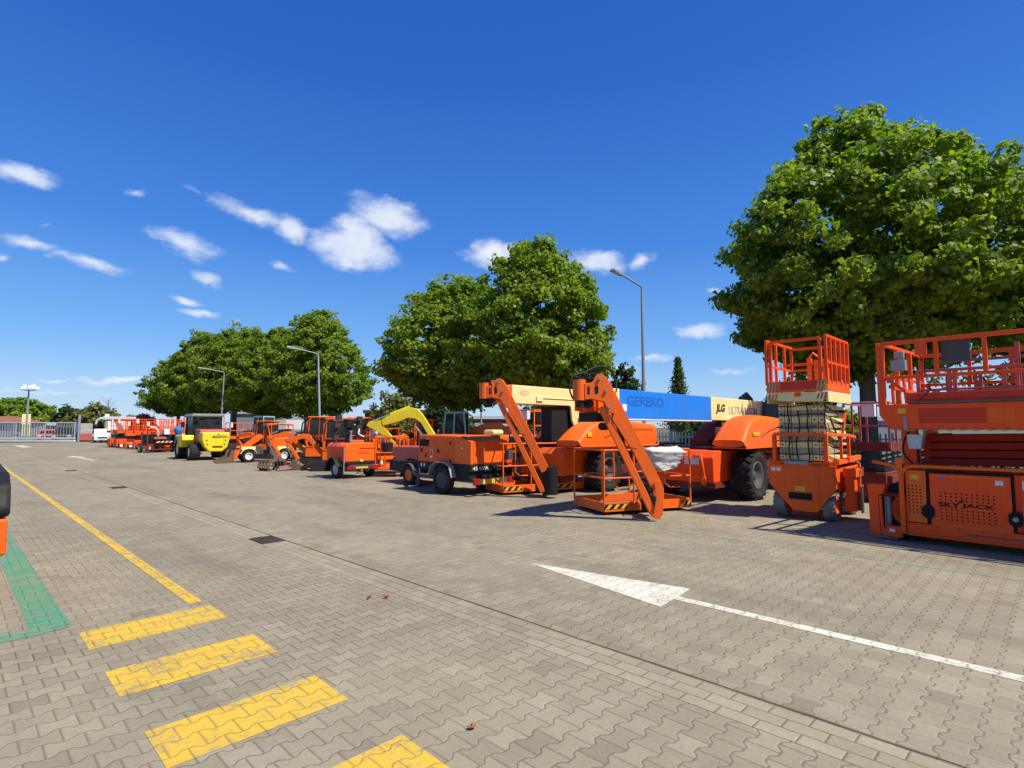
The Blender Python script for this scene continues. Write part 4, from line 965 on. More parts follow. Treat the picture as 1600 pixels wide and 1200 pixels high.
# ------------------------------------------------------------------ smaller machines, built at the origin and then moved
def place(root, x, y, rz=0., s=None):
    root.location = (x, y, 0); root.rotation_euler.z = rz
    if s: root.scale = (s, s, s)
    return root
def generator():
    """long side faces -X, tail towards -Y; origin at the tail corner"""
    R0 = thing('generator_trailer', (0, 0, 0), 'big boxy orange generator trailer with a black base and pale mudguard', 'generator')
    b = MB(); b.box(0, 1.25, 0, 2.05, .56, .73); b.prism([(0, .56), (.02, .36), (1.2, .36), (1.25, .56)], .05, 1.3, XZ); bs = b.build('base_tray', BK, R0, .01)
    b = MB(); b.prism([(0, 0.73), (0, 1.28), (.16, 1.31), (.62, 1.40), (2.05, 1.42), (2.05, .73)], .02, 1.22, lambda u, v, w: (w, u, v)); body = b.build('enclosure', OR, R0, .02)
    b = MB(); b.box(.012, .02, .64, 2.02, .75, 1.37).build('door', OR2, body, .006)
    for y_ in (.62, 1.36): MB().box(.006, .014, y_ - .008, y_ + .008, .75, 1.36).build('door_edge', OR, body)
    MB().box(.003, .012, 1.60, 1.98, 1.13, 1.30).build('intake_grille', LT, body)
    for y_, z_, w_, h_ in ((1.22, 1.02, .09, .09), (.74, 1.22, .05, .09), (.74, .80, .05, .09), (1.72, .90, .05, .12), (1.9, 1.03, .08, .09)): MB().box(.004, .013, y_ - w_ / 2, y_ + w_ / 2, z_ - h_ / 2, z_ + h_ / 2).build('latch', LT, body, .004)
    MB().box(.003, .012, 1.44, 1.53, .84, 1.05).box(.003, .012, 1.60, 1.66, 1.24, 1.33).box(.002, .01, .26, .34, 1.1, 1.13).build('sticker', STK, body)
    MB().box(.002, .0035, 1.455, 1.515, .90, 1.03).build('warning_mark', RD, body)
    MB().box(.10, 1.15, -.012, .02, .76, 1.27).build('rear_door', OR2, body, .006)
    text(bs, '45 kVA', (.08, -.0025, .60), (1, 0, 0), .50, .085, STK, fat=.01)
    MB().box(-.0015, .0, 1.86, 1.92, .62, .70).box(-.0015, .0, 1.74, 1.79, .62, .70).build('sticker', STK, bs)
    wheel(R0, (-.02, .95, .33), .33, .20, DG, axis=(1, 0, 0), lug=False); wheel(R0, (1.25, .95, .33), .33, .2, GV, axis=(-1, 0, 0), lug=False)
    b = MB(); pr = [(.50, .42), (.60, .68), (.78, .76), (1.12, .76), (1.32, .64), (1.42, .46)]
    for i in range(5): b.bar((-.03, *pr[i]), (-.03, *pr[i + 1]), .26, .014, up=(0, -(pr[i + 1][1] - pr[i][1]), pr[i + 1][0] - pr[i][0]))
    b.build('mudguard', GV, R0)
    b = MB()
    for i in range(5): b.bar((1.27, *pr[i]), (1.27, *pr[i + 1]), .26, .014, up=(0, -(pr[i + 1][1] - pr[i][1]), pr[i + 1][0] - pr[i][0]))
    b.build('mudguard', GV, R0)
    b = MB(); b.bar((.1, -.12, .34), (1.2, -.12, .34), .04, .12); b.bar((.1, -.1, .36), (.1, 2.2, .36), .06, .1); b.bar((1.1, -.1, .36), (1.1, 2.2, .36), .06, .1); b.bar((.1, 2.2, .38), (.6, 3.1, .42), .08, .1); b.bar((1.1, 2.2, .38), (.6, 3.1, .42), .08, .1); b.build('frame', DG, R0)
    MB().box(-.02, .16, -.17, -.12, .27, .42).build('tail_lamp', RD, R0, .008); MB().box(1.1, 1.28, -.17, -.12, .27, .42).build('tail_lamp', RD, R0, .008)
    MB().box(.28, .78, -.146, -.14, .28, .39).build('number_plate', YD, R0)
    b = MB(); b.cyl((.55, 2.75, .1), (.55, 2.75, .7), .03, 10); b.cyl((.50, 2.75, .1), (.60, 2.75, .1), .10, 14); b.build('jockey_wheel', DG, R0)
    return R0
place(generator(), 8.56, 9.86)
paint_lens = paint('lens_dark', (.09, .06, .05), .3, .2, .2)
def light_tower():
    R0 = thing('light_tower', (0, 0, 0), 'orange light tower trailer with black floodlights folded over its rounded hood', 'light tower')
    b = MB(); b.prism([(0, .52), (0, .98), (.05, 1.06), (.16, 1.11), (1.0, 1.11), (1.08, 1.03), (1.08, .52)], .0, 1.25, XZ); body = b.build('enclosure', OR, R0, .03)
    MB().box(-.012, 0, .15, 1.1, .56, 1.0).build('side_door', RO, body, .008); MB().box(.48, 1.02, -.01, 0, .93, .945).build('seam', DR, body)
    MB().box(.45, .80, -.008, 0, .78, .88).build('faded_patch', RO, body)
    MB().box(-.03, .02, .02, .07, .5, 1.0).build('trim', OR2, body)
    b = MB(); b.box(-.02, 1.1, -.03, 1.3, .44, .52); b.build('bumper', BK, R0, .01)
    b = MB(); b.bar((.2, 0, .40), (.2, 2.1, .42), .07, .1); b.bar((.9, 0, .40), (.9, 2.1, .42), .07, .1); b.bar((.1, -.05, .36), (1.0, -.05, .36), .05, .14); b.build('frame', DG, R0)
    MB().box(.02, .26, -.10, -.075, .29, .40).build('tail_lamp', RD, R0, .006); MB().box(.82, 1.12, -.10, -.075, .29, .40).build('tail_lamp', RD, R0, .006)
    MB().box(.32, .74, -.092, -.085, .31, .37).build('number_plate', YD, R0)
    MB().cyl((.55, -.06, .55), (.55, -.0, .55), .035, 10).box(.50, .53, -.03, 0, .52, .6).build('hood_catch', CR, R0)
    wheel(R0, (-.03, .45, .28), .28, .17, GV, axis=(1, 0, 0), lug=False); wheel(R0, (1.1, .45, .28), .28, .17, GV, axis=(-1, 0, 0), lug=False)
    b = MB()
    for k in range(8): b.bar((-.15, .1 + k * .1, .66 - (k - 3.5) ** 2 * .022), (-.15, .2 + k * .1, .66 - (k - 2.5) ** 2 * .022), .2, .012, up=(0, 0, 1))
    b.build('mudguard', BK, R0)
    b = MB(); b.cyl((-.06, -.02, .16), (-.06, -.02, .95), .022, 10); b.build('support_leg', GY, R0)
    b = MB(); b.box(.30, .46, .45, .62, 1.1, 1.72); b.box(.25, .52, .4, .66, 1.60, 1.86); b.build('mast', BK, R0, .01)
    b = MB(); b.cyl((.40, .42, 1.12), (.40, .42, 1.5), .05, 10); b.build('mast_tube', GY, R0)
    k = 0
    for x, y, z, s in ((.02, .5, 1.92, .10), (-.06, .45, 1.66, .11), (-.02, .6, 1.52, .09), (-.12, .4, 1.28, .10), (.68, .35, 1.88, .09), (.62, .30, 1.60, .10), (.60, .25, 1.28, .10), (.72, .5, 1.70, .08)):
        b = MB(); b.hexa([(x - s, y, z - s * .8), (x + s, y, z - s * .8), (x + s * .8, y + .12, z - s * .6), (x - s * .8, y + .12, z - s * .6), (x - s * 1.05, y - .03, z + s * .9), (x + s * 1.05, y - .03, z + s * .9), (x + s * .8, y + .1, z + s * .9), (x - s * .8, y + .1, z + s * .9)])
        f = b.build('floodlight', BK, R0, .006)
        MB().hexa([(x - s * .85, y - .008, z - s * .65), (x + s * .85, y - .008, z - s * .65), (x + s * .85, y, z - s * .65), (x - s * .85, y, z - s * .65), (x - s * .88, y - .036, z + s * .75), (x + s * .88, y - .036, z + s * .75), (x + s * .88, y - .026, z + s * .75), (x - s * .88, y - .026, z + s * .75)]).build('lens', paint_lens, f)
    b = MB(); b.bar((-.1, .55, 1.75), (.72, .45, 1.78), .05, .05); b.bar((-.12, .5, 1.40), (.65, .35, 1.42), .05, .05); b.build('lamp_bracket', BK, R0)
    hose(R0, [(.5, .5, 1.75), (.62, .3, 1.55), (.55, .2, 1.4), (.75, .2, 1.3)], .02, WH, 'cable')
    return R0
place(light_tower(), 8.76, 16.0, .0)
def compressor():
    R0 = thing('compressor_trailer', (0, 0, 0), 'faded red compressor trailer with an orange wheel rim, beside the boxy orange generator', 'compressor')
    b = MB(); b.prism([(0, .62), (-.05, .86), (.0, 1.03), (.25, 1.07), (1.6, 1.05), (1.7, .9), (1.3, .62)], .05, 1.15, YX); bd = b.build('hood', PR, R0, .03)
    b = MB(); b.box(.0, 1.2, -.1, 1.7, .34, .62); b.build('lower_body', BK, R0, .03)
    b = MB(); b.prism([(.2, .66), (.95, .66), (.75, .73), (.3, .69)], .03, .05, YX); b.build('grille', LT, R0)
    wheel(R0, (.0, .62, .27), .27, .18, OR, axis=(1, 0, 0), lug=False); wheel(R0, (1.2, .62, .27), .27, .18, OR, axis=(-1, 0, 0), lug=False)
    b = MB()
    for k in range(8): b.bar((-.02, .27 + k * .09, .60 - (k - 3.5) ** 2 * .020), (-.02, .36 + k * .09, .60 - (k - 2.5) ** 2 * .020), .22, .012, up=(0, 0, 1))
    b.build('mudguard', DG, R0)
    MB().box(.1, .8, -.14, -.1, .3, .4).build('rear_bar', DG, R0)
    return R0
place(compressor(), 9.22, 12.55)
def excavator(col=OR, cabcol=OR, label='', cat='mini excavator'):
    """boom reaches along +Y; tracks along Y; origin under the slewing centre"""
    R0 = thing('mini_excavator', (0, 0, 0), label, cat)
    for sx in (-.52, .52):
        b = MB(); o = [(-.78 + .20 * math.cos(a), .20 + .195 * math.sin(a)) for a in [math.pi / 2 + k * math.pi / 7 for k in range(8)]] + [(.78 + .20 * math.cos(a), .20 + .195 * math.sin(a)) for a in [-math.pi / 2 + k * math.pi / 7 for k in range(8)]]
        b.prism(o, sx - .16, sx + .16, YX); b.build('track', RB, R0, .01)
    MB().box(-.4, .4, -.6, .6, .2, .5).build('undercarriage', BK, R0, .01)
    b = MB(); b.prism([(-.70, .55), (-.72, -.5), (-.45, -.95), (.45, -.95), (.72, -.5), (.70, .55)], .42, .80, XY); b.build('deck', col, R0, .02)
    b = MB(); b.prism([(.0, -.3), (.0, -.85), (.35, -.9), (.66, -.55), (.66, .5), (.1, .5)], .80, 1.18, XY); b.prism([(-.68, -.55), (-.4, -.92), (.0, -.9), (0, -.45)], .8, 1.1, XY); b.build('engine_cover', col, R0, .04)
    b = MB(); b.prism([(-.72, .25), (-.72, .52), (.05, .52), (.05, .25)], .80, .84, XY)
    for x, y in ((-.66, .5), (.04, .5), (-.66, -.42), (.04, -.42)): b.bar((x, y, .80), (x, y * .8 - .02, 2.02), .05, .05)
    cb = b.build('cab_frame', cabcol, R0, .008)
    MB().prism([(-.74, -.50), (-.74, .48), (.10, .48), (.10, -.50)], 1.99, 2.05, XY).build('cab_roof', cabcol, R0, .03)
    b = MB(); b.tube([(-.70, .50, .82), (-.72, .56, 1.3), (-.72, .50, 1.8), (-.70, .30, 2.02), (-.70, -.40, 2.03)], .03, 7); b.tube([(.06, .50, .82), (.08, .56, 1.3), (.08, .50, 1.8), (.06, .30, 2.02)], .03, 7)
    b.bar((-.70, .05, .86), (-.70, .02, 1.98), .02, .03); b.bar((-.70, -.4, 1.25), (-.70, .45, 1.25), .02, .03); b.build('door_frame', RO if cabcol == OR else BK, R0)
    MB().box(-.86, -.80, .50, .54, 1.45, 1.7).bar((-.72, .5, 1.5), (-.82, .52, 1.5), .02, .02).build('mirror', BK, R0, .01)
    b = MB()
    for k in range(5): b.box(-.722, -.715, -.42, -.1, .86 + k * .05, .88 + k * .05)
    b.build('side_grille', BK, R0)
    g = MB(); g.box(-.69, -.675, -.36, .40, .86, 1.97); g.box(.05, .062, -.36, .40, .86, 1.97); g.box(-.60, .0, .44, .452, .9, 1.97); g.box(-.6, 0, -.43, -.42, 1.2, 1.97); g.build('cab_glass', GL, R0)
    MB().box(-.5, -.1, -.25, .2, .80, 1.1).box(-.5, -.1, -.3, -.2, 1.1, 1.6).build('seat', BK, R0, .03)
    yz = YX
    def seg(poly, w, name, c=col): return MB().prism(poly, .28 - w / 2, .28 + w / 2, yz).build(name, c, R0, .012)
    seg([(.45, .50), (.45, .75), (.75, .78), (.78, .50)], .16, 'swing_post')
    seg([(.58, .55), (.80, .60), (1.30, 1.18), (1.45, 1.24), (2.10, 1.10), (2.14, 1.22), (1.50, 1.44), (1.22, 1.38)], .15, 'boom')
    seg([(2.02, 1.30), (2.20, 1.22), (1.72, .40), (1.60, .44), (1.98, 1.04)], .12, 'stick')
    b = MB(); b.cyl((.28, .62, .80), (.28, 1.10, 1.36), .045, 10); b.cyl((.28, 1.25, 1.50), (.28, 1.75, 1.46), .04, 10); b.build('cylinder', BK, R0)
    b = MB(); b.cyl((.28, 1.75, 1.46), (.28, 2.05, 1.34), .022, 8); b.cyl((.28, 2.14, 1.0), (.28, 1.88, .52), .03, 8); b.build('cylinder_rod', CHR, R0)
    bk = [(1.72, .44), (1.82, .40), (1.95, .22), (1.90, .04), (1.60, .0), (1.38, .02), (1.18, .12), (1.40, .14), (1.62, .28)]
    b = MB(); b.prism(bk, .02, .56, yz); b.build('bucket', RS, R0, .01)
    b = MB()
    for k in range(4): b.bar((.08 + k * .14, 1.22, .11), (.08 + k * .14, 1.06, .06), .05, .03)
    b.build('bucket_teeth', RS, R0)
    b = MB(); b.box(-.75, .75, -1.25, -1.2, .08, .36); b.bar((-.3, -.6, .3), (-.3, -1.2, .22), .07, .07); b.bar((.3, -.6, .3), (.3, -1.2, .22), .07, .07); b.build('dozer_blade', col, R0, .01)
    return R0
m1 = excavator(label='orange mini excavator nearest the camera, arm folded down beside the light tower'); place(m1, 10.5, 19.6, .92, .95)
m2 = copy_tree(m1); place(m2, 11.0, 22.1, 1.0, 1.0); m2['label'] = 'orange mini excavator behind the nearest one, bucket down beside the rusty grab'
m3 = excavator(YE, BK, 'small yellow excavator with a dark cab, half hidden behind the orange excavators'); place(m3, 12.6, 26.0, 1.0)
m4 = copy_tree(m1); place(m4, 12.9, 22.6, 1.3, 1.0); m4['label'] = 'orange mini excavator in the back row, only its roof showing above the others'
m5 = copy_tree(m1); place(m5, 14.2, 19.6, 2.2, .95); m5['label'] = 'orange mini excavator behind the red compressor and under the yellow arm'
m6 = copy_tree(m2); place(m6, 11.9, 29.6, .7, .95); m6['label'] = 'orange mini excavator behind the small loader, between the forklift and the teal cab'
def grab():
    R0 = thing('demolition_grab', (0, 0, 0), 'rusty toothed grab lying on the pavers in front of the mini excavators', 'grab')
    for sx in (-1, 1):
        b = MB()
        for k in range(4):
            y = -.24 + k * .16
            b.bar((sx * .06, y, .40), (sx * .38, y, .34), .05, .08); b.bar((sx * .36, y, .36), (sx * .44, y, .10), .05, .09); b.bar((sx * .44, y, .12), (sx * .26, y, .02), .045, .06)
        b.box(*sorted((sx * .05, sx * .40)), -.28, .28, .33, .40)
        b.build('jaw', RS, R0, .006)
    b = MB(); b.box(-.1, .1, -.16, .16, .36, .58); b.cyl((0, 0, .58), (0, 0, .66), .12, 14); b.build('head', RS, R0, .01)
    b = MB(); b.bar((-.3, -.5, .05), (.35, -.62, .09), .16, .05); b.bar((-.1, -.4, .12), (.5, -.45, .16), .1, .06); b.build('loose_teeth', paint('pinkish_rust', (.36, .20, .15), .8, .3, .4), R0)
    return R0
place(grab(), 8.62, 21.2, .4)
def wheel_loader():
    R0 = thing('wheel_loader', (0, 0, 0), 'small orange wheel loader with pale fenders and white wheel rims', 'loader')
    for y in (-.78, .78):
        wheel(R0, (-.48, y, .28), .28, .22, WH, axis=(1, 0, 0)); wheel(R0, (.48, y, .28), .28, .22, WH, axis=(-1, 0, 0))
    b = MB(); b.box(-.35, .35, -1.2, -.15, .35, .75); b.box(-.3, .3, .15, .95, .35, .7); b.box(-.15, .15, -.3, .3, .35, .55); b.build('frame', DG, R0, .01)
    b = MB(); b.prism([(-1.35, .6), (-1.35, 1.0), (-1.2, 1.12), (-.1, 1.12), (-.1, .7)], -.42, .42, YX); b.build('engine_hood', OR, R0, .05)
    for y in (-.78, .78):
        for sx in (-1, 1):
            b = MB()
            for k in range(6):
                a0 = R(15 + k * 24); a1 = R(15 + (k + 1) * 24)
                b.bar((sx * .48, y + .36 * math.cos(a0), .30 + .34 * math.sin(a0)), (sx * .48, y + .36 * math.cos(a1), .30 + .34 * math.sin(a1)), .26, .02, up=(0, math.cos(a0), math.sin(a0)))
            b.box(*sorted((sx * .36, sx * .42)), y - .30, y + .30, .58, .72)
            b.build('fender', CR, R0)
    b = MB()
    for x in (-.48, .48):
        b.tube([(x, -.15, .8), (x, -.10, 1.3), (x, .0, 1.72), (x, -.6, 1.78), (x, -1.15, 1.72), (x, -1.2, 1.1)], .035, 7)
    b.bar((-.48, .0, 1.72), (.48, .0, 1.72), .05, .05); b.bar((-.48, -1.15, 1.72), (.48, -1.15, 1.72), .05, .05)
    b.build('roll_bar', OR, R0); MB().box(-.5, .5, -1.15, .02, 1.74, 1.79).build('canopy', OR, R0, .02)
    b = MB(); b.box(-.2, .2, -.6, -.2, 1.1, 1.2); b.box(-.2, .2, -.65, -.55, 1.15, 1.5); b.build('seat', BK, R0, .02)
    for x in (-.26, .26):
        b = MB(); b.prism([(.1, 1.15), (.25, 1.30), (1.35, .45), (1.45, .16), (1.28, .12), (1.15, .38)], x - .05, x + .05, YX); b.build('lift_arm', OR, R0, .01)
    b = MB(); b.cyl((0, .2, .9), (0, 1.2, .6), .05, 10); b.cyl((-.12, .3, .7), (-.12, 1.0, .6), .04, 8); b.build('cylinder', BK, R0)
    b = MB()
    b.prism([(1.42, .05), (1.40, .55), (1.52, .60), (1.62, .30), (2.1, .06), (2.1, .02), (1.5, .0)], -.62, -.60, YX); b.prism([(1.42, .05), (1.40, .55), (1.52, .60), (1.62, .30), (2.1, .06), (2.1, .02), (1.5, .0)], .60, .62, YX)
    b.prism([(1.40, .05), (1.38, .56), (1.42, .57), (1.46, .12), (1.6, .04), (2.1, .035), (2.1, .015), (1.5, .0)], -.60, .60, YX); b.build('bucket', RS, R0)
    return R0
place(wheel_loader(), 10.65, 27.15, R(80))
def cab_loader(cabcol, body, label, name='telehandler'):
    R0 = thing(name, (0, 0, 0), label, 'loader')
    for y in (-.95, .95):
        wheel(R0, (-.75, y, .42), .42, .32, GY, axis=(1, 0, 0)); wheel(R0, (.75, y, .42), .42, .32, GY, axis=(-1, 0, 0))
    b = MB(); b.prism([(-1.7, .5), (-1.7, 1.0), (-.9, 1.15), (1.3, 1.0), (1.5, .5)], -.7, .7, YX); b.build('body', body, R0, .04)
    b = MB()
    for x, y in ((-.72, -.45), (-.72, .45), (.02, -.45), (.02, .45)): b.tube([(x, y, .95), (x, y, 1.6), (x + .02, y * .86, 2.2)], .045, 7)
    b.tube([(-.74, .05, .95), (-.72, .0, 2.2)], .04, 7); b.box(-.74, .06, -.42, .42, 2.18, 2.26); b.box(-.74, .04, -.5, .5, .9, 1.08); b.build('cab_frame', cabcol, R0, .02)
    g = MB(); g.box(-.70, -.69, -.42, .42, 1.08, 2.17); g.box(-.68, 0, -.44, -.43, 1.08, 2.17); g.box(-.68, 0, .43, .44, 1.08, 2.17); g.box(-.02, -.01, -.42, .42, 1.08, 2.17); g.build('cab_glass', GL, R0)
    MB().box(-.5, -.15, -.2, .2, .9, 1.2).build('seat', BK, R0, .03)
    return R0
place(cab_loader(TC, OR2, 'wheel loader with a pale teal cab behind the small orange loader', 'wheel_loader'), 13.3, 33.4, .3)
gc = cab_loader(GN, OR, 'orange telehandler with a green cab and a curved orange arm, behind the generator')
b = MB(); b.prism([(-.9, 1.05), (-.9, 1.66), (-.2, 1.46), (.5, 1.56), (1.2, 1.80), (1.7, 1.82), (2.1, 1.55), (2.1, 1.2), (1.6, 1.05)], .15, .62, lambda u, v, w: (w, -u, v)); b.build('arm', OR, gc, .05)
MB().box(.1, .7, -2.6, -1.6, .55, 1.15).build('side_box', OR, gc, .03)
MB().box(.14, .16, -1.95, -1.6, 1.22, 1.42).build('arm_recess', DR, gc)
gc.location = (15.3, 18.4, 0); gc.rotation_euler.z = R(38)
def yellow_arm():
    R0 = thing('excavator', (0, 0, 0), 'yellow excavator whose long bent arm rises behind the orange generator and light tower', 'excavator')
    # base body stands behind the generator; the arm lies in a vertical plane towards the light tower
    A = Vector((12.35, 15.95, 0)); B = Vector((10.58, 17.75, 0)); d = (B - A).normalized(); sd = Vector((-d.y, d.x, 0)) ; L = (B - A).length
    pl = lambda u, v, w: tuple(A + d * u + Vector((0, 0, v)) + sd * w)
    k = L / 2.55
    F_ = lambda L_: [((680 - q) / 102 * L, 1.6 + (668 - y_) / 43.5) for q, y_ in L_]
    MB().prism(F_([(681, 688), (677, 681), (656, 646), (649, 639), (641, 637), (631, 640), (606, 651), (598, 656), (600, 665), (620, 660), (636, 653), (646, 654), (655, 661), (670, 688)]), -.10, .10, pl).build('boom', YE, R0, .015)
    MB().prism(F_([(576, 665), (579, 660), (601, 656), (602, 668), (608, 675), (613, 682), (600, 680), (588, 672)]), -.08, .08, pl).build('stick', YE, R0, .012)
    b = MB(); b.cyl(pl(1.05 * k, 2.34, 0), pl(1.75 * k, 2.08, 0), .045, 10); b.build('cylinder', YE, R0); MB().cyl(pl(1.75 * k, 2.08, 0), pl(2.5 * k, 1.80, 0), .028, 8).build('cylinder_rod', CHR, R0)
    b = MB(); b.cyl(pl(.35, 1.05, 0), pl(.85, 1.68, 0), .05, 10); b.build('cylinder', CRD, R0)
    MB().bar(pl(2.2 * k, 1.55, 0), pl(1.55 * k, 1.02, 0), .05, .09).build('bucket_link', YE, R0)
    text(R0, 'KOBELCO', pl(1.95 * k, 1.78, .102), -d, .75, .07, LT, up=(0, 0, 1), shear=0) if False else None
    c = A + Vector((.9, -.7, 0))
    b = MB(); b.box(c.x - .8, c.x + .8, c.y - .9, c.y + .9, .5, 1.0); b.box(c.x - .2, c.x + .8, c.y - .8, c.y + .3, 1.0, 1.25); b.build('body', YE, R0, .05)
    for sx in (-.6, .6): MB().box(c.x + sx - .2, c.x + sx + .2, c.y - 1.1, c.y + 1.1, .02, .46).build('track', RB, R0, .12)
    return R0
yellow_arm()
def tractor():
    """rear with the counterweight faces -Y"""
    R0 = thing('forklift_tractor', (0, 0, 0), 'rough-terrain forklift with a grey roofed cab, red hood and big yellow counterweight', 'forklift')
    wheel(R0, (-.82, .35, .40), .40, .48, CR, axis=(1, 0, 0)); wheel(R0, (.82, .35, .40), .40, .48, CR, axis=(-1, 0, 0))
    wheel(R0, (-.85, 2.6, .50), .50, .50, CR, axis=(1, 0, 0)); wheel(R0, (.85, 2.6, .50), .50, .50, CR, axis=(-1, 0, 0))
    b = MB(); b.box(-.55, .55, .1, 3.2, .45, .85); b.build('chassis', BK, R0, .02)
    b = MB(); b.prism([(-.62, 1.36), (.62, 1.36), (.62, 1.0), (.52, .62), (.30, .42), (-.28, .42), (-.50, .66), (-.62, 1.0)], -.32, .30, XZ); cw = b.build('counterweight', YE, R0, .05)
    text(cw, 'MANITOU', (-.16, -.3225, 1.08), (1, 0, 0), .68, .12, DR, fat=.04)
    MB().box(-.16, .30, -.33, -.31, .62, .70).build('number_plate', DR, cw)
    b = MB()
    for x, z in ((-.42, .98), (.42, .98), (-.38, .78), (.38, .78), (.1, 1.27)): b.cyl((x, -.34, z), (x, -.30, z), .03, 8)
    b.build('bolts', LT, cw)
    b = MB(); b.prism([(.28, .85), (.28, 1.40), (.5, 1.50), (1.4, 1.52), (1.4, .85)], -.56, .56, YX); b.build('engine_hood', PR, R0, .05)
    b = MB(); b.box(-1.05, -.55, 1.3, 3.3, 1.10, 1.20); b.prism([(1.3, 1.22), (1.22, .98), (1.45, .66), (1.9, .60), (2.2, .82), (2.3, 1.18)], -1.15, -.56, YX); b.build('fender', YE, R0, .04)
    b = MB(); b.box(.55, .95, 1.5, 3.3, 1.05, 1.12); b.prism([(1.5, 1.12), (1.45, .85), (1.75, .6), (2.05, .72), (2.1, 1.08)], .56, 1.0, YX); b.build('fender', YE, R0, .04)
    b = MB()
    for x, y in ((-.66, 1.35), (.66, 1.35), (-.68, 2.7), (.68, 2.7)): b.bar((x, y, 1.1), (x * .96, y, 2.18), .07, .07)
    b.box(-.7, .7, 1.3, 2.75, 1.0, 1.2); b.build('cab_frame', BK, R0, .01)
    MB().prism([(-.78, 2.16), (-.72, 2.30), (.72, 2.30), (.78, 2.16)], 1.2, 2.85, XZ).build('cab_roof', GY, R0, .02)
    g = MB(); g.box(-.62, .62, 1.31, 1.32, 1.2, 2.16); g.box(-.66, -.65, 1.4, 2.66, 1.15, 2.16); g.box(.65, .66, 1.4, 2.66, 1.15, 2.16); g.box(-.62, .62, 2.7, 2.71, 1.15, 2.16); g.build('cab_glass', GL, R0)
    MB().box(-.25, .25, 1.6, 2.0, 1.1, 1.7).build('seat', PR, R0, .05)
    for x in (-.5, .5): MB().box(x - .09, x + .09, 1.12, 1.2, 2.04, 2.14).build('work_lamp', BK, R0, .01)
    b = MB(); b.box(-.5, .5, 3.3, 3.42, .3, 2.0); b.bar((-.25, 3.4, .2), (-.25, 4.3, .2), .1, .05); b.bar((.25, 3.4, .2), (.25, 4.3, .2), .1, .05); b.build('mast', DR, R0, .01)
    b = MB(); b.bar((-.74, 1.7, 1.6), (-1.05, 1.6, 1.8), .02, .02); b.box(-1.16, -1.0, 1.55, 1.6, 1.6, 1.9); b.build('mirror', BK, R0)
    return R0
place(tractor(), 9.30, 30.0, -.05)
def slab_lift(body=OR, rail=OR2, dark=DR, label='', L=2.3, W=.9, n=6, zb=.75):
    """small scissor lift; narrow end faces -X"""
    R0 = thing('scissor_lift', (0, 0, 0), label, 'scissor lift')
    MB().box(0, L, -W / 2 + .1, W / 2 - .1, .12, zb * .66).build('chassis', body, R0, .02)
    MB().box(.1, L - .1, -W / 2, W / 2, .30, zb * .6).build('side_tray', body, R0, .02)
    for x in (.3, L - .3):
        for sy in (-1, 1): wheel(R0, (x, sy * (W / 2 - .06), .19), .19, .12, WH, axis=(0, -sy, 0) if sy > 0 else (0, 1, 0), lug=False, n=16)
    for k in range(n):
        z = zb * .66 + k * (.42 / n) * 1.0 + .02; b = MB()
        for y in (-W / 2 + .16, W / 2 - .16): b.bar((.1, y, z + .02), (L - .1, y, z + .05), .05, .05)
        b.build('scissor_arm', dark, R0)
    z = zb * .66 + .46
    MB().box(-.03, L + .03, -W / 2 - .02, W / 2 + .02, z, z + .07).build('deck', body, R0, .01)
    b = MB(); c = [(0, -W / 2), (0, W / 2), (L, W / 2), (L, -W / 2)]; railing(b, c, z + .05, (z + .55, z + 1.05), .02, closed=True, step=.75, sq=True); b.build('guardrail', rail, R0)
    b = MB(); b.box(-.02, .02, -W / 2, W / 2, z + .07, z + .20); b.box(0, L, -W / 2 - .01, -W / 2 + .01, z + .07, z + .2); b.build('toe_board', body, R0)
    MB().box(.1, .25, -.15, .1, z + .75, z + 1.08).build('control_box', WH, R0, .01)
    return R0
GL_ = 'small orange scissor lifts parked in the far row'
s1 = slab_lift(label='orange scissor lift nearest the camera in the far cluster, right of the others'); s1['group'] = GL_
place(s1, 9.55, 45.2, 0, 1.0)
s2 = slab_lift(RO, RO, BK, 'red orange scissor lift just behind the dark red machine with the white hose', n=4, zb=1.0, L=1.9); s2['group'] = GL_; place(s2, 9.7, 43.6, .1, .98)
for x, y, sc, lb in ((9.6, 48.6, 1.02, 'orange scissor lift second from the right in the far cluster'), (9.5, 50.8, 1.02, 'orange scissor lift in the middle of the far cluster'),
                     (9.3, 53.4, 1.04, 'orange scissor lift just left of the middle of the far cluster'), (9.3, 55.9, 1.04, 'orange scissor lift at the left end of the far cluster, by the white van'),
                     (12.6, 47.0, 1.1, 'orange scissor lift behind the dark red machine, right of the cluster'), (12.8, 52.0, 1.12, 'orange scissor lift in the second row of the far cluster'), (12.8, 57.0, 1.1, 'orange scissor lift in the second row, behind the left end of the cluster')):
    c = copy_tree(s2 if x in (9.6, 9.3) else s1); c['label'] = lb; place(c, x, y, (.12 if sc > 1.03 else -.08), sc)
    c.scale = (sc, sc, sc * (.92 + .16 * (int(y * 7) % 3) / 2)); c['group'] = GL_
q = slab_lift(DG, OR, BK, 'scissor lift with a dark grey body and orange rails behind the cream boom', L=2.4, W=1.1, zb=1.2); place(q, 12.0, 11.5, 0, .92)
c = copy_tree(s1); c['label'] = 'orange scissor lift seen between the yellow forklift and the teal cab'; place(c, 12.1, 36.6, 0, .94)
c = copy_tree(s1); c['label'] = 'orange lift standing beneath the yellow excavator arm'; place(c, 12.6, 20.8, .2, .78)
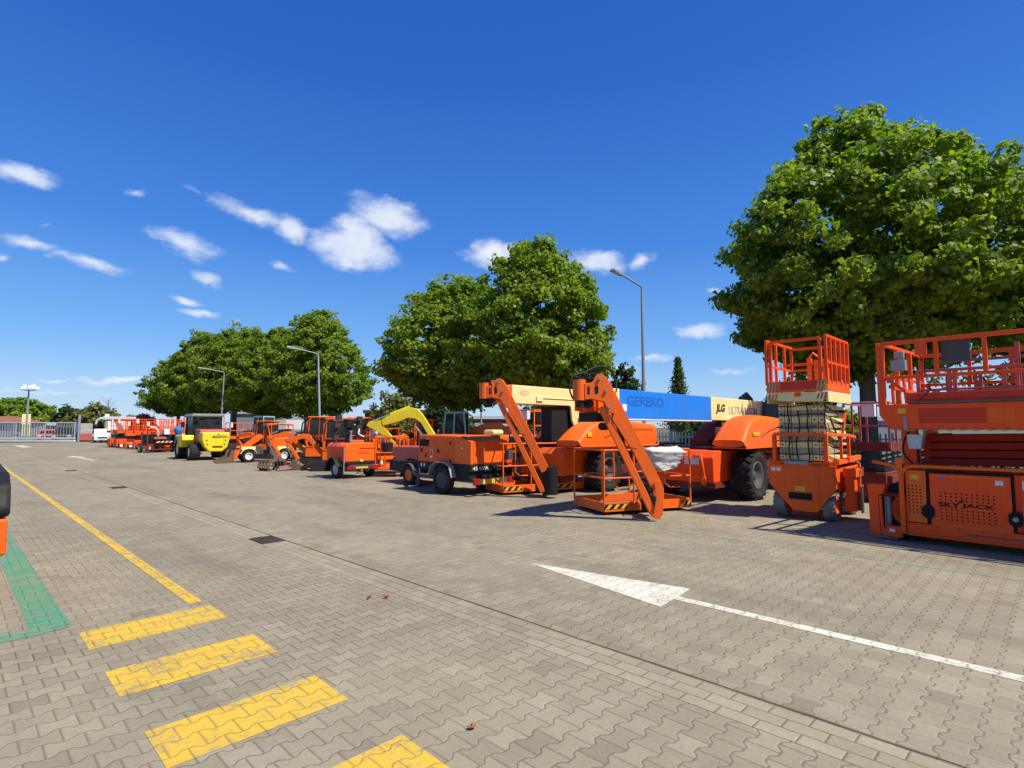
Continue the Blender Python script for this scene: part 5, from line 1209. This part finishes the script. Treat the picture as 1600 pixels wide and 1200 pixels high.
def low_basket(label, x, y, rz, W=1.2):
    R0 = thing('work_basket', (0, 0, 0), label, 'basket')
    MB().box(-.4, .4, -W / 2, W / 2, .22, .30).build('floor', OR, R0, .01)
    b = MB(); railing(b, [(-.4, -W / 2), (-.4, W / 2), (.4, W / 2), (.4, -W / 2)], .3, (.78, 1.28), .022, closed=True, step=.6); b.build('basket_rail', OR, R0)
    b = MB(); b.box(.4, .75, -.18, .18, .25, .95); b.bar((.7, 0, .6), (2.6, 0, .9), .16, .2); b.build('jib_arm', OR, R0, .02)
    MB().box(-.43, -.41, -.5, -.2, .24, .40).build('yellow_plate', YD, R0)
    MB().box(-.25, -.05, -.3, .3, .7, 1.1).build('control_box', BK, R0, .02)
    return place(R0, x, y, rz)
low_basket('orange lift basket with a black control box, between the light tower and the red compressor', 11.0, 17.1, R(-35))
low_basket('orange basket with upright rails just right of the light tower', 10.45, 16.0, R(-50), 1.0)
def engine_unit():
    R0 = thing('boom_lift', (0, 0, 0), 'orange lift body with an exposed engine, seen through the rails of the cream boom basket', 'boom lift')
    MB().box(0, 3.0, -.7, .7, .75, 1.35).build('body', OR, R0, .06); MB().box(.1, 2.9, -.6, .6, .35, .75).build('chassis', RO, R0, .03)
    b = MB()
    for k in range(6): b.cyl((-.02, -.5 + k * .18, .55), (-.12, -.5 + k * .18, .55 + .02 * k), .06, 10)
    b.box(-.12, 0, -.6, .6, .62, .72); b.build('engine', DG, R0)
    wheel(R0, (.6, -.8, .36), .36, .3, GY, axis=(0, 1, 0)); wheel(R0, (2.4, -.8, .36), .36, .3, GY, axis=(0, 1, 0)); wheel(R0, (.6, .8, .36), .36, .3, GY, axis=(0, -1, 0)); wheel(R0, (2.4, .8, .36), .36, .3, GY, axis=(0, -1, 0))
    MB().box(.45, .9, -.85, -.35, 1.35, 1.53).build('white_tank', CR, R0, .06)
    return R0
place(engine_unit(), 11.6, 13.6, -.1)
# machine in the shade behind the narrow lift
R0 = slab_lift(DR, PR, BK, 'dark red lift in the shade between the cream scissor stack and the widest lift', L=2.0, W=.85, zb=1.0, n=4); place(R0, 13.9, 3.05, 0, .98)
def sweeper():
    R0 = thing('road_machine', (0, 0, 0), 'dark red wheeled machine with pale chevrons, a white box and a curved white hose', 'machine')
    b = MB(); b.bar((-.9, 0, .2), (.9, 0, .2), .08, .08); b.bar((-.9, 0, .2), (-.9, 0, 1.35), .07, .07); b.box(-.8, .9, .1, 1.8, .45, .58); b.bar((-.9, .9, .2), (-.9, .9, 1.3), .07, .07); b.build('frame', DR, R0, .01)
    b = MB(); b.box(-.6, .8, .2, 1.6, .58, 1.15); b.build('engine_housing', BK, R0, .03)
    b = MB(); b.box(-.5, .2, .0, .19, .85, 1.0); b.cyl((-.2, .1, 1.15), (-.2, .1, 1.5), .07, 10); b.build('engine', PR, R0, .02)
    b = MB(); b.box(-.45, .85, -.03, -.0, .62, .74); cb = b.build('rear_board', DG, R0); stripes(cb, (-.42, -.03), (.82, -.03), .63, .73, (0, -1, 0), 5, CR)
    b = MB(); b.box(.1, .42, .1, .5, 1.15, 1.5); b.build('white_box', WH, R0, .02)
    hose(R0, [(-.75, .1, 1.62), (-.5, 0, 1.6), (-.32, -.05, 1.35), (-.3, 0, 1.05)], .045, WH, 'white_hose')
    for x in (-.95, .95): wheel(R0, (x, .9, .24), .24, .16, CR, axis=(1, 0, 0) if x < 0 else (-1, 0, 0), lug=False, n=16)
    b = MB(); b.bar((.9, .2, 1.1), (1.7, .2, 1.15), .12, .08); b.build('boom', CR, R0, .01)
    return R0
place(sweeper(), 9.75, 41.3, .15)
R0 = thing('tarpaulin_bundle', (10.6, 41.2, 0), 'bright blue covered bundle on posts beside the dark red machine', 'bundle')
BLD = paint('faded_blue', (.03, .17, .42), .6, .2, .3)
b = MB(); b.lathe([(.02, 1.80), (.09, 1.76), (.10, 1.66), (.24, 1.58), (.30, 1.36), (.20, 1.22), (.24, 1.05)], (10.6, 41.2, 0), (0, 0, 1), 5); b.build('cover', BLD, R0)
b = MB()
for dx, dy in ((-.16, -.1), (.16, -.1), (0, .18)): b.bar((10.6 + dx, 41.2 + dy, 0), (10.6 + dx, 41.2 + dy, 1.1), .09, .09)
b.build('stand', DG, R0)
# corner of a machine at the left edge
R0 = thing('utility_vehicle', (-.55, 7.6, 0), 'black and orange rear corner of a vehicle cut off by the left edge', 'vehicle')
b = MB(); b.prism([(6.52, .83), (6.50, .90), (6.60, 1.10), (6.85, 1.20), (9.4, 1.26), (9.4, .83)], -1.4, .415, YX); b.build('rear_cover', BK, R0, .03)
b = MB(); b.prism([(6.56, .49), (6.52, .82), (9.4, .82), (9.4, .52)], -1.35, .405, YX); b.build('lower_body', OR, R0, .03)
MB().box(-1.0, .1, 7.0, 9.2, .3, .5).build('frame', BK, R0)
for xx, yy in ((-1.2, 7.6), (-1.2, 8.9), (-.05, 8.9)): wheel(R0, (xx, yy, .3), .3, .2, GY, axis=(1, 0, 0), lug=False)
b = MB(); b.box(.406, .412, 6.6, 6.7, .52, .66); b.build('side_reflector', RO, R0)
# ------------------------------------------------------------------ street lamps and poles
def street_lamp(label):
    R0 = thing('street_lamp', (0, 0, 0), label, 'street lamp', 'tall street lamps along the tree row')
    MB().tube([(0, 0, 0), (0, 0, 3), (0, 0, 7.2)], [.085, .075, .05], 12).build('pole', GV, R0)
    MB().tube([(0, 0, 7.18), (0, 0, 7.36), (-.08, 0, 7.46), (-1.2, 0, 7.64), (-1.6, 0, 7.70)], .038, 9).build('arm', GV, R0)
    b = MB(); b.hexa([(-1.5, -.08, 7.62), (-2.15, -.14, 7.70), (-2.15, .14, 7.70), (-1.5, .08, 7.62), (-1.5, -.06, 7.74), (-2.1, -.10, 7.80), (-2.1, .10, 7.80), (-1.5, .06, 7.74)])
    h = b.build('lamp_head', GY, R0, .015)
    MB().hexa([(-1.68, -.09, 7.632), (-2.08, -.11, 7.682), (-2.08, .11, 7.682), (-1.68, .09, 7.632), (-1.68, -.09, 7.64), (-2.08, -.11, 7.69), (-2.08, .11, 7.69), (-1.68, .09, 7.64)]).build('lens', WH, h)
    MB().cyl((0, 0, 0), (0, 0, .35), .12, 12).build('base', GV, R0)
    return R0
l1 = street_lamp('street lamp against clear sky between the middle trees and the large right tree'); l1.location = (20.05, 12.25, 0)
for x, y, rx, sc, lb in ((17, 34.3, 0, .875, 'street lamp in front of the round tree, its arm level with the crown'), (17, 53.3, 0, .875, 'thin street lamp in front of the broad crowns of the left tree group'), (24, 108, 0, .72, 'tiny street lamp far away at the left of the tree row')):
    c = copy_tree(l1); c.location = (x, y, 0); c.scale = (1, 1, sc); c['label'] = lb
    if y == 34.3: c.rotation_euler = (R(-6), 0, R(0))
    if y == 53.3: c.rotation_euler = (R(3), 0, 0)
R0 = thing('floodlight_mast', (8.8, 119, 0), 'tall mast with a ring of white floodlights behind the sliding gate', 'mast')
MB().tube([(8.8, 119, 0), (8.8, 119, 7.6)], [.16, .12], 10).build('pole', GV, R0)
for k in range(5):
    a = k * 1.256; x = 8.8 + .95 * math.cos(a); y = 119 + .95 * math.sin(a); MB().bar((x - .35 * math.sin(a), y, 7.9 + .3 * (k % 2)), (x + .35 * math.sin(a) + .3, y, 8.2 + .3 * (k % 2)), .3, .45).build('floodlight', WH, R0)
MB().lathe([(.2, 7.5), (1.0, 7.65), (1.05, 7.72), (.2, 7.75)], (8.8, 119, 0), (0, 0, 1), 14).build('head_ring', WH, R0)
for x, y, h, r, lb in ((10.15, 77.6, 3.0, .14, 'short thick grey post at the end of the sliding gate'), (30.2, 33.45, 5.6, .07, 'thin grey pole in the gap under the cream boom head')):
    R0 = thing('post', (x, y, 0), lb, 'post'); MB().tube([(x, y, 0), (x, y, h)], r, 10).build('shaft', GV, R0); MB().cyl((x, y, h), (x, y, h + .05), r * 1.15, 10).build('cap', GV, R0)
# ------------------------------------------------------------------ sliding gate across the lane
R0 = thing('sliding_gate', (5, 81, 0), 'long low sliding gate of white beams and grey mesh at the end of the lane', 'gate')
A = Vector((9.6, 75.6, 0)); B = Vector((-6, 94, 0)); d = (B - A).normalized(); L = (B - A).length
Z = Vector((0, 0, 1))
b = MB(); b.bar(A + Z * .18, B + Z * .18, .22, .20); b.build('bottom_beam', WH, R0, .01)
MB().bar(A + Z * .46, B + Z * .46, .12, .14).build('lower_rail', WH, R0, .01); MB().bar(A + Z * 2.12, B + Z * 2.12, .09, .09).build('top_rail', WH, R0)
b = MB(); k = 0
while k < L: b.bar(A + d * k + Z * .5, A + d * k + Z * 2.08, .03, .03); k += .34
b.build('mesh', GV, R0)
k = .1
while k < L: MB().bar(A + d * k + Z * .4, A + d * k + Z * 2.1, .10, .10).build('gate_post', GV, R0); k += 3.4
p = A + d * 2.6; 
sg = MB().bar(A + d * 2.2 - d * 0 + Z * 1.95 - Vector((.05, .05, 0)), A + d * 3.3 + Z * 1.95 - Vector((.05, .05, 0)), .02, .26).build('sign_plate', STK, R0)
MB().bar(A + d * 8.9 + Z * 1.8 - Vector((.05, .05, 0)), A + d * 11 + Z * 1.8 - Vector((.05, .05, 0)), .02, .62).build('sign_plate', STK, R0)
def palisade(name, pts, h, pitch, mat, label, z0=.08, w=.06, rail=True, posts=2.6):
    R0 = thing(name, (pts[0][0], pts[0][1], 0), label, 'fence')
    b = MB(); r_ = MB(); ps = MB()
    for (x0, y0), (x1, y1) in zip(pts[:-1], pts[1:]):
        L = math.hypot(x1 - x0, y1 - y0); ux, uy = (x1 - x0) / L, (y1 - y0) / L; k = 0
        while k < L:
            x, y = x0 + ux * k, y0 + uy * k
            b.bar((x, y, z0), (x, y, h - .07), w, .012, up=(-uy, ux, 0)); b.bar((x, y, h - .07), (x, y, h), w, .012, up=(-uy, ux, 0), w2=.008); k += pitch
        for z in (h * .2, h * .85): r_.bar((x0 - uy * .02, y0 + ux * .02, z), (x1 - uy * .02, y1 + ux * .02, z), .03, .05)
        k = 0
        while k < L: x, y = x0 + ux * k - uy * .06, y0 + uy * k + ux * .06; ps.bar((x, y, 0), (x, y, h), .06, .06); k += posts
    b.build('pickets', mat, R0); r_.build('rails', mat, R0); ps.build('posts', mat, R0)
    return R0
palisade('palisade_fence', [(21.6, -9), (21.6, 24), (25.5, 34), (25.5, 88)], 1.42, .15, GV, 'grey palisade fence behind the trees and the parked lifts')
palisade('palisade_fence', [(13, 92), (-12, 118)], 2.1, .32, CLG, 'dark grey palisade fence behind the sliding gate', w=.16, posts=5)
# shrubs and grass along the fence
def shrub_row():
    rs = np.random.RandomState(5); P = []; M = []
    for k in range(1500):
        y = rs.uniform(-8, 84); x = 21.2 + rs.normal() * .28 + 3.9 * min(1, max(0, (y - 24) / 10)); s = .25 + .15 * math.sin(y * .9)
        n = 16; o = rs.normal(size=(n, 3)) * [.22, .22, .13]; P.append(np.array([x, y, max(.05, s * .6)]) + o); M.append(o + [0, 0, .5])
    P = np.concatenate(P); M = np.concatenate(M); P[:, 2] = np.abs(P[:, 2])
    o = bpy.data.objects.new('ground_cover', leaf_mesh('ground_cover', P, M, .12, LEAFD, rs)); COL.objects.link(o); tag(o, kind='stuff', label='low green weeds and ground cover along the fence')
shrub_row()
# ------------------------------------------------------------------ far trees
def simple_tree(x, y, rx, h, z0, label, mat, seed, size=.3, ncl=170, per=34, clump=.6, name='tree', **kw):
    return tree((x, y, 0), seed, rx, rx, h, z0, label, 'background trees beyond the fences', nclump=ncl, per=per, size=size, mat=mat, trunk_r=.14, name=name, clump=clump, **kw)
simple_tree(9.5, 151, 7.6, 6.6, 1.2, 'wide green tree on the horizon behind the floodlight mast', LEAF, 31, .55, 300, 40, 1.1)
simple_tree(2.5, 156, 5, 4.6, 1.0, 'low green tree at the very left edge on the horizon', LEAF, 32, .55, 200, 34, 1.0)
simple_tree(15.6, 133, 2.6, 5.0, .8, 'dark rounded tree on the horizon left of the olive tree', LEAFD, 33, .45, 150, 34, .8)
simple_tree(19.4, 129, 4.0, 5.2, .9, 'olive yellowish tree on the horizon above the white hut', LEAFY, 34, .45, 240, 36, .8)
simple_tree(19.6, 94, 1.9, 2.6, 1.0, 'dark purple rounded tree above the orange lifts', LEAFP, 35, .3, 160, 34, .5)
simple_tree(24.5, 125, 3.5, 3.4, .4, 'low dark tree on the horizon left of the dark purple tree', LEAFD, 36, .4, 160, 30, .8)
simple_tree(23.6, 35.8, 2.0, 4.6, .5, 'loose yellow green tree left of the middle tree pair', LEAFY, 37, .22, 150, 30, .5, lobe=.4)
simple_tree(27.4, 35.0, 2.4, 3.4, .3, 'dark bush behind the trunks of the middle tree pair', LEAFD, 38, .26, 140, 30, .5)
simple_tree(34.1, 22.4, 1.3, 5.4, 1.6, 'small tree top showing above the blue boom', LEAFD, 39, .24, 120, 30, .4, lobe=.35)
simple_tree(28.6, 12.6, 2.4, 2.2, .2, 'dark green bush beneath the blue boom behind the fence', LEAFD, 40, .24, 160, 34, .5)
simple_tree(30.0, 9.6, 2.0, 3.9, .4, 'green bush behind the fence left of the cream scissor stack', LEAFD, 41, .24, 160, 34, .5)
simple_tree(31.8, 7.9, 1.2, 2.2, .3, 'bright green bush in the gap right of the cream scissor stack', LEAF, 42, .22, 120, 34, .4)
simple_tree(29, .9, 2.6, 7.0, 1.4, 'sparse pale green tree at the right edge beyond the guardrails', LEAFY, 43, .2, 150, 18, .5, lobe=.4)
simple_tree(29, 25.5, 2.2, 3.6, .3, 'bush behind the cream riser of the boom lift', LEAFD, 44, .24, 150, 34, .5)
LEAFC = leaf_mat('conifer_leaf', (.045, .075, .018), (.11, .145, .04))
R0 = thing('conifer', (40.5, 21.6, 0), 'slender pointed conifer above the right part of the blue boom', 'tree')
rs = np.random.RandomState(9); P = []; M = []
for k in range(260):
    z = 1.2 + 5.9 * (k / 260) ; r_ = 1.3 * (1 - k / 260) ** 1.1 * (.75 + .5 * (k % 7 > 3)) + .08
    a = k * 2.4; t = rs.uniform(.2, 1, 26); P.append(np.stack([r_ * t * math.cos(a) + rs.normal(0, .08, 26), r_ * t * math.sin(a) + rs.normal(0, .08, 26), z + t * .35 * r_ + rs.normal(0, .07, 26)], 1)); M.append(np.tile([math.cos(a), math.sin(a), .6], (26, 1)))
o = bpy.data.objects.new('crown', leaf_mesh('crown', np.concatenate(P), np.concatenate(M), .15, LEAFC, rs)); COL.objects.link(o); o.parent = R0
MB().tube([(40.5, 21.6, 0), (40.5, 21.6, 6.5)], [.16, .03], 8).build('trunk', BARK, R0)
R0 = thing('bare_tree', (19.8, 121, 0), 'leafless thin tree on the horizon', 'tree')
b = MB(); b.tube([(19.8, 121, 0), (19.8, 121, 6.6)], [.14, .03], 6); b.build('trunk', BARK, R0)
b = MB(); random.seed(8)
for k in range(26): z = 2.5 + k * .15; a = k * 2.4; b.tube([(19.8, 121, z), (19.8 + math.cos(a) * 1.3, 121 + math.sin(a) * 1.3, z + .9)], [.03, .01], 4)
b.build('branches', BARK, R0)
# ------------------------------------------------------------------ far buildings
def hall(name, A, B, depth, h, mat, label, roof=None, band=None, win=0):
    A = Vector((*A, 0)); B = Vector((*B, 0)); d = (B - A).normalized(); n = Vector((d.y, -d.x, 0))
    if n.dot(A) < 0: n = -n
    R0 = thing(name, tuple(A), label, 'building'); L = (B - A).length
    b = MB(); C_ = B + n * depth; D_ = A + n * depth
    b.hexa([A, B, C_, D_] + [v + Z * h for v in (A, B, C_, D_)]); b.build('wall', mat, R0)
    if roof:
        e = .15; b = MB(); q = [A - n * e - d * e, B - n * e + d * e, C_ + n * e + d * e, D_ + n * e - d * e]; b.hexa([v + Z * (h + .002) for v in q] + [v + Z * (h + .32) for v in q]); b.build('roof', roof, R0)
    if band:
        z0, z1, m = band; b = MB(); b.hexa([v + Z * z0 for v in (A - n * .04, B - n * .04, B - n * .002, A - n * .002)] + [v + Z * z1 for v in (A - n * .04, B - n * .04, B - n * .002, A - n * .002)]); b.build('facade_band', m, R0)
    for k in range(win):
        p0 = A + d * (L * (k + .25) / win) - n * .03; p1 = A + d * (L * (k + .75) / win) - n * .03; w_ = MB().hexa([v + Z * .9 for v in (p0, p1, p1 + n * .02, p0 + n * .02)] + [v + Z * 2.0 for v in (p0, p1, p1 + n * .02, p0 + n * .02)]).build('window', GL, R0)
        MB().bar(p0 + Z * 2.03 - n * .01, p1 + Z * 2.03 - n * .01, .05, .06).bar(p0 + Z * .87 - n * .01, p1 + Z * .87 - n * .01, .05, .06).build('frame', WH, w_)
    return R0
hall('warehouse', (28.0, 70.8), (33.0, 66.2), 12, 3.0, CLD, 'white hall behind the orange excavator cabs', roof=CLD)
hall('warehouse', (24.6, 73.8), (28.3, 70.6), 10, 3.3, CLG, 'grey blue hall with a pale roof edge behind the teal cab', roof=CLD)
hall('warehouse', (28.8, 49.0), (35.6, 42.3), 9, 3.0, CLB, 'dark brown flat-roofed hall left of the loose yellow green tree', roof=CLB)
hall('brick_building', (35.3, 46.5), (38.0, 44.6), 8, 3.1, BRK, 'brick building with a pale roof line behind the green cab', roof=CON, win=2)
hall('brick_building', (39.0, 44.8), (46.4, 37.8), 8, 2.5, BRK, 'long low brick building behind the cream boom basket', roof=CLD, band=(1.75, 2.0, CLD), win=6)
hall('warehouse', (49.0, 15.3), (55.0, 8.6), 10, 2.15, CLG, 'grey clad hall with a white roof band behind the dark red lift', roof=CLD)
hall('warehouse', (50.5, 28), (53, 22.0), 10, 2.5, CLG, 'grey hall behind the fence under the right end of the blue boom', roof=CLD)
hall('warehouse', (26, 66), (27.6, 64.4), 5, 2.5, CLD, 'small white cabin between the tree trunks on the left')
R0 = hall('house', (-8, 146), (8.6, 134), 8, 2.5, CON, 'low house with a dark red tiled roof at the left edge')
b = MB(); b.hexa([(-8.5, 145.5, 2.5), (9, 133, 2.5), (13.5, 140.5, 2.5), (-4, 153, 2.5), (-6, 149, 3.7), (8.5, 139, 3.7), (9, 139.8, 3.7), (-5.5, 150, 3.7)]); rf = b.build('roof', RF, R0)
MB().box(9.0, 10.2, 131, 132, 0, 4.0).build('chimney', CR, R0)
R0 = hall('house', (12.5, 143), (19, 137), 6, 2.2, BRK, 'low brown roofed house right of the floodlight mast')
MB().hexa([(12, 142.5, 2.2), (19.3, 136, 2.2), (23, 141, 2.2), (16, 148, 2.2), (14.5, 145, 3.2), (20, 139.5, 3.2), (20.6, 140.2, 3.2), (15, 146, 3.2)]).build('roof', RF, R0)
R0 = thing('container', (11, 80, 0), 'white ribbed site container with a red lower band beside the gate post', 'container')
A = Vector((10.35, 79.5, 0)); B = Vector((11.65, 79.5, 0)); d = (B - A).normalized(); n = Vector((-d.y, d.x, 0))
if n.dot(A) < 0: n = -n
b = MB()
for k in range(8): z = .9 + k * .15; b.hexa([v + Z * z for v in (A, B, B + n * 2.4, A + n * 2.4)] + [v + Z * (z + .12) for v in (A - n * .04, B - n * .04, B + n * 2.4, A + n * 2.4)])
b.build('body', WH, R0)
MB().hexa([v + Z * .15 for v in (A, B, B + n * 2.4, A + n * 2.4)] + [v + Z * .88 for v in (A, B, B + n * 2.4, A + n * 2.4)]).build('lower_band', PR, R0)
# ------------------------------------------------------------------ cars and the lift truck
def car(x, y, rz, paintm, label, H=1.45, W=1.75, L=4.2, van=False, group=None):
    """front faces -Y in local space"""
    R0 = thing('parked_car', (0, 0, 0), label, 'van' if van else 'car', group)
    w = W / 2
    pr = [(-L / 2, .25), (-L / 2 - .02, .62), (-L / 2 + .12, .74), (-L / 2 + .95, .88)] + ([(-L / 2 + 1.25, H), (L / 2 - .1, H), (L / 2, .8)] if van else [(L / 2 - .75, .93), (L / 2, .86)]) + [(L / 2, .25)]
    MB().prism(pr, -w, w, YX).build('body', paintm, R0, .06)
    gh = [(-L / 2 + 1.0, .86), (-L / 2 + 1.65, H - .04), (L / 2 - 1.0, H - .04), (L / 2 - .35, .9)]
    if not van:
        MB().prism(gh, -w + .12, w - .12, YX).build('cabin', paintm, R0, .06)
        MB().prism([(a * .93, z - .03 if z > 1 else z + .04) for a, z in gh], -w + .105, w - .105, YX).build('side_window', LT, R0, .01)
    MB().hexa([(-w + .2, -L / 2 + .98, .92), (w - .2, -L / 2 + .98, .92), (w - .2, -L / 2 + 1.1, .90), (-w + .2, -L / 2 + 1.1, .90), (-w + .28, -L / 2 + (1.2 if van else 1.56), H - .12), (w - .28, -L / 2 + (1.2 if van else 1.56), H - .12), (w - .28, -L / 2 + 1.7, H - .12), (-w + .28, -L / 2 + 1.7, H - .12)]).build('windscreen', LT, R0)
    for sx in (-1, 1): MB().box(*sorted((sx * (w - .1), sx * (w - .42))), -L / 2 - .035, -L / 2 + .05, .56, .70).build('headlight', STK, R0, .02)
    MB().box(-.4, .4, -L / 2 - .03, -L / 2 + .03, .46, .62).build('grille', LT, R0); MB().box(-.26, .26, -L / 2 - .04, -L / 2 - .02, .34, .44).build('number_plate', STK, R0)
    for sx in (-1, 1):
        for yy in (-L / 2 + .8, L / 2 - .8): wheel(R0, (sx * (w - .09), yy, .31), .31, .2, GY, axis=(-sx, 0, 0), lug=False, n=18)
    return place(R0, x, y, rz)
car(11.75, 74.2, R(-8), WH, 'white van facing the camera beside the far cluster of orange lifts', H=1.45, van=True, W=1.45)
car(9.6, 83.0, R(-15), DG, 'dark grey car behind the right end of the sliding gate', H=1.75, W=1.9)
car(8.4, 86.5, R(-10), PR, 'red car behind the mesh gate, left of the dark grey car', H=1.4)
car(12.2, 86, R(-10), PR, 'red car behind the white container', H=1.4)
R0 = thing('lift_truck', (12.5, 75, 0), 'truck with a folded white boom above the far orange lifts', 'truck')
MB().box(12.4, 14.4, 75.2, 80.5, 1.0, 1.3).build('chassis', DG, R0, .03); MB().box(12.3, 14.3, 75.2, 76.8, 1.3, 2.3).build('cab', WH, R0, .12)
b = MB(); b.tube([(11.5, 76.6, 2.0), (11.55, 76.5, 2.35), (11.8, 76.3, 2.62), (12.6, 75.6, 2.7)], .11, 8); b.build('folded_jib', WH, R0)
MB().bar((12.1, 76.1, 2.66), (14.6, 73.7, 2.62), .3, .34).build('boom', WH, R0, .03); MB().box(12.2, 12.6, 76, 76.4, 2.8, 3.1).build('boom_head', WH, R0, .03)
for xx in (12.5, 14.3):
    for yy in (76, 79.5): wheel(R0, (xx, yy, .45), .45, .28, GY, axis=(1, 0, 0), lug=False, n=18)
